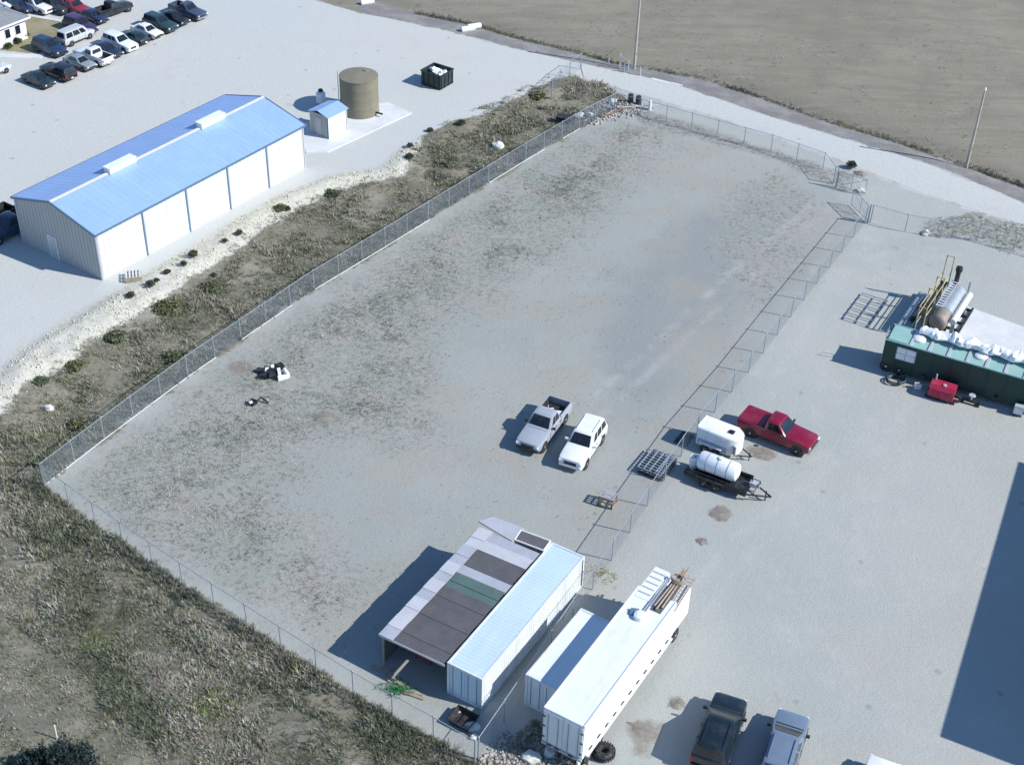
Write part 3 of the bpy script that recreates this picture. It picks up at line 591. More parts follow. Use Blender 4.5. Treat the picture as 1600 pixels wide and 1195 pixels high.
    if kind in ('suv', 'wagon') and detail:
        for sd in (1, -1): MB().tube([(g['xft'] - .25, sd * .6, zt + .05), (g['xft'] - .35, sd * .6, zt + .11), (g['xrt'] + .4, sd * .6, zt + .11), (g['xrt'] + .3, sd * .6, zt + .05)], .025).build('roof_rail', P, t)
    return t
vehicle('pickup', 'pickup_truck', (.36, .39, .43), (2.45, 80.9), -115.2, 'silver pickup with open dark bed parked beside the white SUV', 'pickup', black_bumper=True, cargo=True)
vehicle('suv', 'sport_utility_vehicle', (.8, .81, .81), (5.3, 78.85), -113.4, 'white SUV parked in the fenced yard beside the silver pickup', 'SUV')
vehicle('pickup', 'pickup_truck', (.21, .002, .026), (19.72, 81.1), -32.1, 'dark red pickup parked beside the white enclosed trailer', 'pickup', scale=1.01, tonneau=True)
c = at(1240, 1117, .9); vehicle('wagon', 'sport_utility_vehicle', (.15, .2, .27), (c.x - 2.4 * math.cos(R(69)), c.y - 2.4 * math.sin(R(69))), 69, 'silver blue SUV cut by the bottom edge beside the black one', 'SUV')
c = at(1384, 1189, .9); vehicle('suv', 'sport_utility_vehicle', (.8, .81, .82), (c.x - 2.4 * math.cos(R(66)), c.y - 2.4 * math.sin(R(66))), 66, 'white vehicle of which only the front corner shows at the bottom edge', 'car')
# cars on the far car park
LOT = [('sedan', (66, 126), -34, (.012, .03, .03), 'dark green car at the near end of the front parked row'), ('suv', (97, 114), 146, (.012, .013, .018), 'black SUV second from the near end of the front parked row'),
 ('sedan', (131, 99), -34, (.25, .28, .29), 'grey car first after the gap in the front parked row'), ('pickup', (152, 90), 146, (.75, .76, .77), 'white pickup beside the grey car in the front parked row'),
 ('sedan', (173, 80), -34, (.015, .025, .06), 'navy car between two white vehicles low in the front parked row'), ('suv', (194, 70), -34, (.75, .77, .78), 'white SUV between the navy and the dark teal car in the front row'),
 ('sedan', (215, 60), 146, (.012, .04, .05), 'dark teal car between two white ones in the front parked row'), ('sedan', (236, 50), -34, (.76, .77, .78), 'white car beside the big dark SUV in the front parked row'),
 ('suv', (257, 40), -34, (.02, .05, .06), 'big dark teal SUV near the far end of the front parked row'), ('sedan', (278, 30), -34, (.012, .014, .016), 'black car next to last at the far end of the front row'),
 ('pickup', (300, 20), -34, (.05, .065, .12), 'slate blue pickup at the far end of the front parked row'),
 ('suv', (84, 77), -34, (.015, .035, .08), 'navy SUV nearest the lawn corner in the second parked group'), ('van', (124, 59), 57, (.5, .52, .53), 'long silver van standing between the two parked rows'),
 ('suv', (132, 43), -34, (.045, .025, .07), 'dark purple SUV behind the silver van'), ('pickup', (122, 15), -34, (.25, .02, .04), 'maroon red pickup in the rear parked row'),
 ('sedan', (152, 27), -34, (.02, .035, .09), 'dark blue car beside the maroon pickup in the rear row'), ('pickup', (182, 17), 52, (.012, .014, .018), 'black pickup standing apart at the right of the rear row'),
 ('suv', (93, 12), -34, (.035, .037, .045), 'charcoal SUV in the rear row left of the maroon pickup'), ('suv', (65, 12), -34, (.74, .76, .77), 'white SUV in the rear row beside the charcoal one'),
 ('sedan', (38, 11), -34, (.015, .03, .08), 'deep blue car in the rear row behind the house roof'), ('sedan', (10, 5), -34, (.74, .76, .78), 'white car at the top left corner behind the house'),
 ('sedan', (-6, 112), 57, (.55, .6, .66), 'pale car cut by the left edge beside the car park'), ('pickup', (21, 358), -124, (.02, .045, .09), 'dark blue pickup in the shade beside the long building end'),
 ('pickup', (-14, 350), -124, (.012, .013, .016), 'black pickup at the left edge beside the dark blue one')]
for kd, p, yw, col, lab in LOT:
    c = at(p[0] - 6, p[1] - 1, .5); vehicle(kd, {'pickup': 'pickup_truck', 'suv': 'sport_utility_vehicle', 'sedan': 'parked_car', 'van': 'van'}[kd], col, c, yw, lab, {'suv': 'SUV', 'sedan': 'car'}.get(kd, kd), 'vehicles parked on the far lot', .86 if p[1] < 200 else .95, False)

# ------------------------------------------------------------------ containers, canopy, trailers in the yard
def container(loc, yaw, L_, W_, h, roofm, sidem, label):
    """local x runs along the box, the box lies at -y"""
    t = empty('shipping_container', loc, yaw, label, 'container')
    def corr(y, out):
        xs_ = [.16]; ys_ = [y]; x = .16; k_ = 0
        while x < L_ - .3:
            for dx, dy in ((.07, 0), (.05, .035), (.07, .035), (.05, 0)):
                x += dx; xs_.append(min(x, L_ - .16)); ys_.append(y - out * dy)
        v = [(a_, b_, .17) for a_, b_ in zip(xs_, ys_)] + [(a_, b_, h - .1) for a_, b_ in zip(xs_, ys_)]; n = len(xs_)
        return MB().add(v, [(i, i + 1, n + i + 1, n + i) for i in range(n - 1)])
    corr(-.02, 1).build('side_wall', sidem, t, fix=False); corr(-W_ + .02, -1).build('side_wall', sidem, t, fix=False)
    rf = MB().box((L_ / 2, -W_ / 2, h - .06), (L_ - .1, W_ - .1, .06))
    x = .3
    while x < L_ - .3: rf.box((x, -W_ / 2, h - .029), (.11, W_ - .3, .012)); x += .28
    rf.build('roof', roofm, t)
    for x in (.08, L_ - .08):
        for y in (-.08, -W_ + .08): MB().box((x, y, h / 2), (.16, .16, h)).build('corner_post', sidem, t)
    for y in (-.06, -W_ + .06):
        for z in (.08, h - .06): MB().box((L_ / 2, y, z), (L_ - .33, .12, .16 if z < 1 else .12)).build('rail', sidem, t)
    for z in (.08, h - .06):
        for x in (.06, L_ - .06): MB().box((x, -W_ / 2, z), (.12, W_ - .33, .15)).build('end_rail', sidem, t)
    MB().box((L_ - .1, -W_ / 2, h / 2), (.05, W_ - .33, h - .3)).build('end_wall', sidem, t)
    for s in (0, 1):
        dw = (W_ - .34) / 2 - .008; y = -.17 - dw / 2 - s * (dw + .016); d = MB().box((.06, y, h / 2), (.05, dw, h - .32)).build('door', roofm, t)
        for dy in (-.3, .3): MB().cyl((.01, y + dy, .2), (.01, y + dy, h - .2), .022, n=6).build('lock_rod', GALV, d)
    MB().box((L_ / 2, -W_ / 2, .11), (L_ - .2, W_ - .2, .05)).build('floor', BLACKST, t)
    return t
c1 = at(698.4, 1035, 2.6); container((c1.x, c1.y, .01), R(59.6), 12.19, 2.44, 2.62, BLUECONT, CONTSIDE, 'long pale blue-roofed shipping container joined to the brown sheet canopy')
c2 = at(821, 1053, 2.6); container((c2.x, c2.y, .01), R(58.5), 6.4, 2.44, 2.6, WHITEROOF, CONTSIDE, 'short white shipping container between the fence and the big white trailer')
def canopy():
    t = empty('canopy_shed', (c1.x, c1.y, 0), R(59.6), 'open shed roofed with brown, green and pale corrugated sheets beside the long container', 'shed')
    bnd = [-.29, .62, 1.54, 2.45, 3.37, 4.28, 5.1, 5.8, 6.5, 7.4, 8.2, 9.05, 9.9, 10.69]; ms = [BROWNSHEET] * 6 + [GREENSHEET] * 2 + [PALESHEET] + [BROWNSHEET] * 2 + [WHITESHEET, PALESHEET]
    def z(y): return 2.74 - .035 * y
    def sheet(x0, x1, y0, y1, lift, mt):
        n = 12; v = []
        for i in range(n + 1):
            x = x0 - .06 + (x1 - x0 + .12) * i / n
            for y in (y0, y1): v.append((x, y, z(y) + lift + (.03 if i % 2 else 0)))
        o = MB().add(v, [(2 * i, 2 * i + 2, 2 * i + 3, 2 * i + 1) for i in range(n)]).build('roof_sheet', mt, t, fix=False)
        return o
    for k_, (x0, x1) in enumerate(zip(bnd[:-1], bnd[1:])): sheet(x0, x1, .04, 3.72, .04 * (k_ % 2), ms[k_])
    seq = [PALESHEET, WHITESHEET, WHITESHEET, WHITESHEET, PALESHEET, WHITESHEET, PALESHEET, WHITESHEET, PALESHEET, PALESHEET, WHITESHEET, WHITESHEET]
    xe = np.linspace(-.33, 10.73, 13)
    for k_ in range(12): sheet(xe[k_], xe[k_ + 1], 3.6, 4.63, .09 + .04 * (k_ % 2), seq[k_])
    for y in (.3, 2.3, 4.5): MB().box((5.2, y, z(y) - .1), (10.8, .06, .14)).build('purlin', TIMBER, t)
    for x in (-.2, 2.6, 5.3, 8.0, 10.55):
        MB().box((x, 4.45, 1.15), (.1, .1, 2.3)).build('post', TIMBER, t); MB().box((x, 2.3, z(2.3) - .22), (.06, 4.3, .1)).build('rafter', TIMBER, t)
    MB().box((5.3, 4.56, 1.2), (10.6, .05, 2.4)).build('side_wall', BROWNSHEET, t); MB().box((10.6, 2.3, 1.2), (.05, 4.4, 2.4)).build('end_wall', BROWNSHEET, t)  # unseen walls added to close the shed in and darken its inside
    MB().box((-.34, 2.3, z(2.3) - .04), (.05, 4.7, .14), rx=-.035).build('front_fascia', PALESHEET, t)
    MB().box((5.2, 4.68, z(4.68) - .03), (11.0, .05, .12)).build('side_fascia', PALESHEET, t)
canopy()
Mc = Matrix.Translation((c1.x, c1.y, 0)) @ Matrix.Rotation(R(59.6), 4, 'Z')
def in_canopy(x, y, z=0): return Mc @ Vector((x, y, z))
t = empty('tool_chest', in_canopy(1.5, 2.6), R(59.6), 'red tool chest standing in the dark under the brown canopy', 'tool chest')
MB().box((0, 0, .6), (.6, 1.3, .8)).build('cabinet', REDP, t); MB().box((0, 0, 1.03), (.64, 1.34, .05)).build('lid', REDP, t)
for k_ in range(4): d = MB().box((-.31, 0, .32 + k_ * .18), (.03, 1.2, .15)).build('drawer', REDP, t); MB().box((-.34, 0, .35 + k_ * .18), (.03, .7, .025)).build('pull', CHROME, d)
for x in (-.2, .2):
    for y in (-.5, .5): MB().cyl((x, y - .03, .1), (x, y + .03, .1), .1).build('castor', RUBBER, t)
for k_, (x, y, rz, lab) in enumerate(((-.7, 4.2, .2, 'pale plank on the ground farthest left before the canopy'), (-.95, 3.1, -.1, 'pale plank on the ground in the middle before the canopy'), (-1.3, 1.6, .15, 'pale plank on the ground before the canopy nearest the container'))):
    o = MB().box((0, 0, .05), (.2, 1.5, .07)).box((.18, .1, .045), (.14, 1.3, .06), .08).build('plank', TIMBER); o.location = in_canopy(x, y); o.rotation_euler = (0, 0, R(59.6) + rz); tag(o, lab, 'plank', 'planks before the canopy')
# bits behind the canopy
p = [at(748, 815), at(770, 808), at(820, 826), at(800, 846)]
tag(MB().prism([tuple(q)[:2] for q in p], .01, .06).build('steel_plate', PALESHEET), 'flat blue-grey steel sheet lying behind the canopy', 'steel sheet')
p = [at(804, 842, 1.6), at(849, 859, 1.6), at(860, 844, 1.6), at(814, 827, 1.6)]
t = empty('low_bin', (p[0].x, p[0].y, 0), 0, 'low dark-topped bin with white rim behind the container end', 'bin')
l = [(q.x - p[0].x, q.y - p[0].y) for q in p]
MB().prism(l, 0, 1.5).build('body', SHADEGREY, t); MB().prism([tuple(Vector(q) * .94 + sum((Vector(w_) for w_ in l), Vector((0, 0))) / 4 * .06) for q in l], 1.5, 1.56).build('top', BROWNSHEET, t)
for i in range(4):
    q0, q1 = Vector((*l[i], 1.55)), Vector((*l[(i + 1) % 4], 1.55)); MB().cyl(q0, q1, .06, n=6).build('rim', WHITE, t)

def semi_trailer():
    c = at(850, 1105, 3.85); t = empty('box_trailer', (c.x, c.y, 0), R(59.3), 'big white box trailer with pipes and ladder on its far roof end', 'trailer')
    L_, W_, z0, z1 = 13.5, 2.6, 1.1, 3.85
    MB().box((L_ / 2 - 1.1, -W_ / 2, (z0 + z1) / 2), (L_ - 2.2, W_, z1 - z0)).build('box', WHITE, t)
    rf = MB().box((L_ / 2 - 1.1, -W_ / 2, z1 + .02), (L_ - 2.22, W_ - .04, .04))
    rf.build('roof', WHITEROOF, t)
    for k_ in range(9): MB().box((.8 + k_ * 1.2, -W_ / 2, z1 + .041), (.03, W_ - .3, .006)).build('roof_bow', WHITEROOF, t)
    for y in (-.03, -W_ + .03): MB().box((L_ / 2 - 1.1, y, z1 + .05), (L_ - 2.2, .08, .07)).build('roof_rail', WHITE, t)
    # stepped front section
    MB().box((12.4, -W_ / 2, (z0 + 3.3) / 2), (2.18, W_ - .06, 3.3 - z0)).build('nose', WHITE, t)
    nb = MB().box((11.9, -.62, 3.62), (2.9, 1.0, .6)).build('equipment_box', WHITEROOF, t)
    for k_ in range(5): MB().box((10.9 + k_ * .5, -.62, 3.94), (.08, .8, .04)).build('vent', PALESHEET, nb)
    for y in (-1.25, -1.4): MB().box((11.2, y, 3.98), (3.2, .05, .05)).build('rail', PALESHEET, t)
    MB().box((11.4, -1.85, 3.9), (3.0, .7, .06)).build('pipe_rack', BROWNSHEET, t)
    dk = MB().lathe((9.0, -1.3, z1 + .04), (0, 0, 1), [(0, .42), (.25, .38), (.3, .2)], 16).build('roof_vent', WHITE, t); MB().box((9.15, -.85, z1 + .12), (.5, .5, .14), .4).build('vent_hood', BLUETRIM, dk)
    # rear doors
    for s in (0, 1):
        d = MB().box((-.03, -W_ * (.25 + .5 * s), (z0 + z1) / 2), (.05, W_ / 2 - .12, z1 - z0 - .25)).build('door', WHITE, t)
        for dy in (-.35, .3): MB().cyl((-.08, -W_ * (.25 + .5 * s) + dy, z0 + .15), (-.08, -W_ * (.25 + .5 * s) + dy, z1 - .15), .025, n=6).build('lock_rod', GALV, d)
        for z in (1.6, 2.5, 3.3): MB().box((-.07, -W_ * s + (-.1 if s == 0 else .1), z), (.05, .16, .08)).build('hinge', BLACKST, d)
    MB().box((-.05, -W_ / 2, z0 - .05), (.12, W_, .16)).build('sill', PALESHEET, t)
    for y in (-.5, -1.0, -1.9): MB().box((-.12, y, z0 + .02), (.03, .3, .1)).build('reflector', BLACKST, t)
    # side skirt and dashes
    MB().box((5.6, -W_ - .1, z0 + .12), (10.6, .2, .12)).build('side_step', WHITE, t)
    for k_ in range(11): MB().box((.9 + k_ * .95, -W_ - .05, z0 + .22), (.38, .05, .05)).build('marker_strip', BLACKST, t)
    for x in (.9, 2.2):
        for s, y in ((1, -.5), (-1, -W_ + .5)): wheel(t, x, y, .5, .5, s)
    for y in (-.5, -2.1): MB().box((L_ / 2, y, z0 - .14), (L_ - 1, .12, .26)).build('chassis_beam', BLACKST, t)
    for y in (-.4, -2.2): lg = MB().box((10.6, y, .55), (.14, .14, 1.05)).build('landing_leg', BLACKST, t); MB().box((10.6, y, .03), (.35, .35, .06)).build('foot', BLACKST, lg)
    wheel(t, 11.9, -W_ + .4, .5, .4, -1)
    MB().box((.1, -W_ + .25, .55), (.3, .1, .5)).build('mud_flap', WHITE, t)
    # things carried on the roof
    Mt = Matrix.Translation((c.x, c.y, 0)) @ Matrix.Rotation(R(59.3), 4, 'Z')
    for k_, (y, z, x0, x1, r, lab) in enumerate(((-1.62, 4.02, 10.2, 14.1, .06, 'tan pipe nearest the middle of the trailer roof'), (-1.85, 4.03, 10.0, 13.9, .07, 'tan pipe in the middle of the trailer roof rack'), (-2.08, 4.02, 10.3, 14.3, .06, 'tan pipe nearest the right edge of the trailer roof'))):
        o = MB().cyl((x0, y, z), (x1, y + .12 * (k_ - 1), z), r, n=8).build('roof_pipe', TANPIPE, None, True); o.matrix_world = Mt; tag(o, lab, 'pipe', 'pipes on the white trailer roof')
    ld = empty('ladder', Mt @ Vector((12.6, -2.35, 3.42)), R(59.3) + .06, 'tan ladder lying along the trailer roof at its front right corner', 'ladder')
    for y in (-.2, .2): MB().box((0, y, .05), (3.2, .06, .08)).build('rail', TANPIPE, ld)
    for k_ in range(10): MB().cyl((-1.4 + k_ * .31, -.2, .05), (-1.4 + k_ * .31, .2, .05), .02, n=6).build('rung', TANPIPE, ld)
    hs = MB(); pts = [Vector((12.9 + .45 * math.cos(t_ * .5) * (1 - t_ * .01), -1.9 + .45 * math.sin(t_ * .5), 4.12 + t_ * .004)) for t_ in range(40)]
    hs.tube(pts, .04, 6); o = hs.build('hose_coil', TANPIPE, None, True); o.matrix_world = Mt; tag(o, 'coiled tan hose on the front of the trailer roof', 'hose')
semi_trailer()
def loose_tyre(px, py, r, label, lean=0.0, yaw=0.0):
    c = at(px, py); o = empty('loose_tyre', (c.x, c.y, .02), yaw, label, 'tyre')
    b = MB(); n, k_ = 24, 10
    V = []; w = r * .38
    for i in range(n):
        for j in range(k_):
            a_, b_ = 2 * math.pi * i / n, 2 * math.pi * j / k_; rr = r - w + w * math.cos(b_) * 1.0; V.append((rr * math.cos(a_), rr * math.sin(a_), w * .9 + w * .9 * math.sin(b_)))
    b.add(V, [(i * k_ + j, ((i + 1) % n) * k_ + j, ((i + 1) % n) * k_ + (j + 1) % k_, i * k_ + (j + 1) % k_) for i in range(n) for j in range(k_)])
    b.build('carcass', RUBBER, o, True)
    tr = MB()
    for i in range(n): a_ = 2 * math.pi * (i + .5) / n; tr.box(((r - .01) * math.cos(a_), (r - .01) * math.sin(a_), w * .9), (.05, .07, w * 1.3), a_)
    tr.build('tread', RUBBER, o)
    o.rotation_euler = (lean, 0, yaw)
loose_tyre(943, 1178, .66, 'large black tyre lying by the near corner of the white trailer')

def enclosed_trailer():
    t = empty('enclosed_trailer', (15.25, 79.75, 0), R(-31), 'small white enclosed cargo trailer with twin axles beside the red pickup', 'trailer')
    L_, W_, z0, z1 = 2.9, 1.7, .42, 1.95
    S_ = []
    for x, w in ((-L_ / 2, W_ / 2), (L_ / 2 - .35, W_ / 2), (L_ / 2 + .1, W_ / 2 * .72), (L_ / 2 + .25, W_ / 2 * .5)):
        zt = z1 if x < L_ / 2 else z1 - .12; S_.append([(x, -w, z0), (x, -w, zt - .16), (x, -w + .03, zt - .07), (x, -w + .1, zt - .02), (x, 0, zt + .02), (x, w - .1, zt - .02), (x, w - .03, zt - .07), (x, w, zt - .16), (x, w, z0)])
    MB().loft(S_).build('box', WHITE, t, True)
    for s in (-1, 1):
        MB().box((-.2, s * (W_ / 2 + .01), .75), (L_ - .6, .02, .5)).build('side_band', M('grey_blue_band', (.33, .38, .48), .5), t)
        MB().box((-.25, s * (W_ / 2 + .12), .78), (1.75, .26, .06)).build('fender', WHITE, t)
        for x in (-.68, .2): wheel(t, x, s * (W_ / 2 + .02), .33, .2, s, WHITE)
    MB().box((.9, -.1, z1 + .06), (.4, .36, .1)).build('roof_vent', BLACKST, t)
    MB().box((L_ / 2 + .0, -W_ / 2 + .1, 1.0), (.5, .03, .8), -.5).build('stone_guard', CHROME, t)
    a_ = MB(); a_.cyl((L_ / 2, -.6, .42), (L_ / 2 + 1.2, 0, .42), .05); a_.cyl((L_ / 2, .6, .42), (L_ / 2 + 1.2, 0, .42), .05); a_.cyl((L_ / 2 + 1.0, 0, .0), (L_ / 2 + 1.0, 0, .7), .04); a_.build('tongue', BLACKST, t)
    MB().box((-L_ / 2 - .02, 0, 1.25), (.04, W_ - .2, 1.5)).build('rear_door', WHITE, t)
enclosed_trailer()
def tank_trailer():
    a_, b_ = at(1069, 735, .6), at(1165, 771, .6); yaw = math.atan2((b_ - a_).y, (b_ - a_).x); m_ = (a_ + b_) / 2
    L_ = (b_ - a_).length
    t = empty('tank_trailer', (m_.x + .38, m_.y + .62, 0), yaw, 'black flatbed trailer carrying a white tank, its hitch pointing right', 'trailer')
    W_ = 1.75
    MB().box((0, 0, .62), (L_, W_, .08)).build('deck', BLACKST, t)
    for y in (-W_ / 2 + .05, W_ / 2 - .05): MB().box((0, y, .52), (L_, .1, .2)).build('frame_rail', BLACKST, t)
    for x in (-.75, .1):
        for s in (-1, 1): wheel(t, x, s * (W_ / 2 + .02), .36, .22, s, GALV)
    for s in (-1, 1):
        MB().box((-.33, s * (W_ / 2 + .13), .8), (2.0, .28, .05)).build('fender', BLACKST, t)
        MB().box((0, s * (W_ / 2 - .02), 1.02), (L_ - .2, .05, .05)).build('side_rail', BLACKST, t); MB().box((0, s * (W_ / 2 + .03), .78), (L_ - .3, .03, .3)).build('side_panel', BLACKST, t)
        for k_ in range(5): MB().box((-L_ / 2 + .2 + k_ * (L_ - .4) / 4, s * (W_ / 2 - .02), .84), (.05, .05, .4)).build('stake', BLACKST, t)
    for s in (-1, 1): MB().cyl((L_ / 2 - .1, s * W_ / 2 * .9, .55), (L_ / 2 + 1.6, 0, .5), .06, n=6).build('tongue_arm', BLACKST, t)
    MB().cyl((L_ / 2 + 1.2, 0, .0), (L_ / 2 + 1.2, 0, .85), .05).build('jack', BLACKST, t)
    fr = MB(); z = .95
    for y in (-.7, .7): fr.cyl((L_ / 2 - .3, y, .6), (L_ / 2 - .3, y, z), .03); fr.cyl((L_ / 2 + .5, y * .9, .5), (L_ / 2 + .5, y * .9, z), .03); fr.cyl((L_ / 2 - .3, y, z), (L_ / 2 + .5, y * .9, z), .03)
    fr.cyl((L_ / 2 + .5, -.63, z), (L_ / 2 + .5, .63, z), .03); fr.build('front_rack', BLACKST, t)
    Mt = t.matrix_basis
    p = Matrix.Translation(t.location) @ Matrix.Rotation(yaw, 4, 'Z')
    tk = empty('liquid_tank', p @ Vector((-.15, .05, .66)), yaw, 'white horizontal tank strapped on the black trailer', 'tank')
    r = .7; l2 = 1.55
    MB().lathe((0, 0, r + .1), (1, 0, 0), [(-l2, .05), (-l2 + .01, r * .5), (-l2 + .12, r * .88), (-l2 + .28, r), (l2 - .28, r), (l2 - .12, r * .88), (l2 - .01, r * .5), (l2, .05)], 28).build('shell', POLY, tk, True)
    for x in (-.8, 0, .8): MB().lathe((x, 0, r + .1), (1, 0, 0), [(-.03, r + .012), (.03, r + .012)], 28).build('strap', GALV, tk)
    MB().lathe((.1, 0, 2 * r + .05), (0, 0, 1), [(0, .2), (.14, .2), (.17, .1)], 16).build('lid', POLY, tk)
    for x in (-.9, .9): MB().box((x, 0, .12), (.16, 1.1, .26)).build('saddle', BLACKST, tk)
    w_ = empty('drum', p @ Vector((-2.0, -.05, .66)), yaw, 'small white drum standing at the rear end of the tank trailer', 'drum')
    MB().lathe((0, 0, 0), (0, 0, 1), [(0, .28), (.02, .3), (.3, .3), (.32, .315), (.34, .3), (.64, .3), (.66, .315), (.68, .3), (.9, .3), (.92, .28)], 18).build('body', POLY, w_, True); MB().lathe((.1, 0, .92), (0, 0, 1), [(0, .06), (.05, .06)], 10).build('bung', BLACKST, w_)
    w_ = empty('water_pump', p @ Vector((L_ / 2 + .1, .25, .66)), yaw, 'small pale pump between the tank and the trailer hitch', 'pump')
    MB().box((0, 0, .18), (.45, .4, .35)).build('engine', PALESHEET, w_); MB().cyl((.2, 0, .15), (.5, 0, .15), .15, n=12).build('impeller_housing', GALV, w_); MB().cyl((-.1, 0, .35), (-.1, 0, .55), .04).build('exhaust', BLACKST, w_)
tank_trailer()
c = at(1142, 1092, .9); vehicle('wagon', 'sport_utility_vehicle', (.008, .016, .022), (c.x - 2.45 * math.cos(R(69)), c.y - 2.45 * math.sin(R(69))), 69, 'black SUV cut by the bottom edge beside the silver blue one', 'SUV', scale=1.04)

# ------------------------------------------------------------------ frac tank, separator skid and their bits
def frac_tank():
    h = 2.9; a_, b_ = at(1384, 531, h), at(1598.5, 593, h); yaw = math.atan2((b_ - a_).y, (b_ - a_).x)
    t = empty('frac_tank', (a_.x, a_.y, 0), yaw, 'long dark green steel tank on wheels with ribbed pale green top', 'tank')
    L_, W_ = 12.6, 2.45
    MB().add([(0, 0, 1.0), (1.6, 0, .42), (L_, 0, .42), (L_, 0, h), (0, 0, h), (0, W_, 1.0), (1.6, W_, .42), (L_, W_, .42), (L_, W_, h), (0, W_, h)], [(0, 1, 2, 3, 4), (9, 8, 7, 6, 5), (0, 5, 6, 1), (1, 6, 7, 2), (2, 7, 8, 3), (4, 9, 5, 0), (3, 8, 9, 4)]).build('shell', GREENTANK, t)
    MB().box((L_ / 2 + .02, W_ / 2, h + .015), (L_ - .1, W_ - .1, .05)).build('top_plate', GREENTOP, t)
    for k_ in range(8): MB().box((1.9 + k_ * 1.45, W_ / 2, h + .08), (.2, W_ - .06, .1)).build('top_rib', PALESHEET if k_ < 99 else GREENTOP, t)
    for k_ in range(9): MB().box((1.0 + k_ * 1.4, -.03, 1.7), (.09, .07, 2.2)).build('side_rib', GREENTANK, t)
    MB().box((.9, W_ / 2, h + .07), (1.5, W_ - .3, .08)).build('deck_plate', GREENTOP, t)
    for px, py in ((1437, 531), (1533, 558)):
        p = Matrix.Rotation(-yaw, 3, 'Z') @ (at(px, py, h) - Vector((a_.x, a_.y, h)))
        MB().lathe((p.x, p.y, h + .04), (0, 0, 1), [(0, .5), (.12, .5), (.2, .36), (.22, .05)], 20).build('hatch', WHITE, t, True)
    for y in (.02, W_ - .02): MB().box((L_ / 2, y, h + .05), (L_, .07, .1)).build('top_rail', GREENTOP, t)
    bd = MB().box((1.75, -.05, 2.1), (1.55, .03, 1.15)).build('notice_board', PALESHEET, t)
    for k_ in range(2):
        for j in range(2): MB().box((1.37 + k_ * .76, -.08, 1.83 + j * .54), (.66, .02, .46)).build('placard', WHITE, bd)
    for x in (.45, 1.5):
        for s, y in ((-1, .42), (1, W_ - .42)): wheel(t, x, y, .5, .42, s)
    l = MB()
    for y in (.5, .95): l.cyl((-.08, y, .6), (-.08, y, h + .7), .025, n=6)
    for k_ in range(9): l.cyl((-.08, .5, .7 + k_ * .27), (-.08, .95, .7 + k_ * .27), .018, n=5)
    l.build('ladder', PALESHEET, t)
    for x in (3.4, 6.0, 9.0): MB().cyl((x, .05, .75), (x, -.35, .75), .11, n=12).build('outlet_valve', BLACKST, t)
    Mt = Matrix.Translation((a_.x, a_.y, 0)) @ Matrix.Rotation(yaw, 4, 'Z')
    # rolled white liner lying on the far edge of the tank top
    n, k_ = 60, 10; V = []
    for i in range(n):
        x = 2.1 + i * (L_ - 3.4) / n; r0_ = .4 * (.55 + .9 * float(fbm(i * .45, 3.0, 1.3, 77))) * (min(1, (i + 1) / 3) * min(1, (n - i) / 3)) ** .5
        for j in range(k_): b2 = 2 * math.pi * j / k_; rr = r0_ * (.6 + .8 * float(fbm(i * .9 + 40, j * 1.7, 1.2, 79))); V.append(Vector((x, W_ - .42 + 1.25 * rr * math.cos(b2) + .12 * math.sin(i * .5), h + .14 + rr * .8 + rr * .8 * math.sin(b2))))
    o = MB().add(V, [(i * k_ + j, (i + 1) * k_ + j, (i + 1) * k_ + (j + 1) % k_, i * k_ + (j + 1) % k_) for i in range(n - 1) for j in range(k_)] + [tuple(range(k_ - 1, -1, -1)), tuple((n - 1) * k_ + j for j in range(k_))]).build('liner_roll', TARP, None, True)
    o.matrix_world = Mt; tag(o, 'bunched white liner rolled along the far top edge of the green tank', 'liner')
    # red pump box in front of the tank
    p = Mt @ Vector((5.2, -1.15, 0)); w_ = empty('pump_unit', p, yaw, 'red pump housing standing in front of the green tank', 'pump')
    S_ = [[(x, -.62, .25), (x, -.62, .95), (x, -.35, 1.25), (x, .35, 1.3), (x, .62, 1.05), (x, .62, .25)] for x in (-.95, -.9, .9, .95)]
    MB().loft(S_).build('housing', REDP, w_)
    for y in (-.5, .5): MB().box((0, y, .12), (2.3, .12, .22)).build('skid_beam', BLACKST, w_)
    MB().cyl((-.7, .3, 1.2), (-.7, .3, 1.75), .06).build('exhaust', PALESHEET, w_); MB().lathe((.1, -.2, 1.25), (0, 0, 1), [(0, .14), (.1, .14), (.12, .05)], 12).build('cap', PALESHEET, w_)
    for x in (-.45, .1, .6): MB().box((x, -.63, .65), (.4, .03, .45)).build('louvre', REDP, w_)
    MB().cyl((.95, 0, .6), (1.5, -.1, .45), .12).build('suction_pipe', BLACKST, w_)
    p = Mt @ Vector((7.4, -.9, 0)); w_ = empty('valve_manifold', p, yaw, 'dark valve with pale handwheel on the ground right of the red pump', 'valve')
    MB().cyl((-.7, 0, .3), (.7, 0, .3), .13, n=12).build('pipe', BLACKST, w_); MB().cyl((0, 0, .3), (0, 0, .8), .06).build('stem', PALESHEET, w_); MB().lathe((0, 0, .8), (0, 0, 1), [(0, .25), (.04, .27), (.06, .25)], 16).build('handwheel', PALESHEET, w_)
    for x in (-.6, .6): MB().box((x, 0, .09), (.2, .4, .18)).build('foot', BLACKST, w_)
    p = Mt @ Vector((1.6, -1.0, .0)); hs = MB(); hs.tube([p + Vector((.75 * math.cos(i * .45), .55 * math.sin(i * .45), .06 + .012 * i)) for i in range(30)], .06, 6); tag(hs.build('hose_coil', BLACKST, None, True), 'black hose coiled under the left end of the green tank', 'hose')
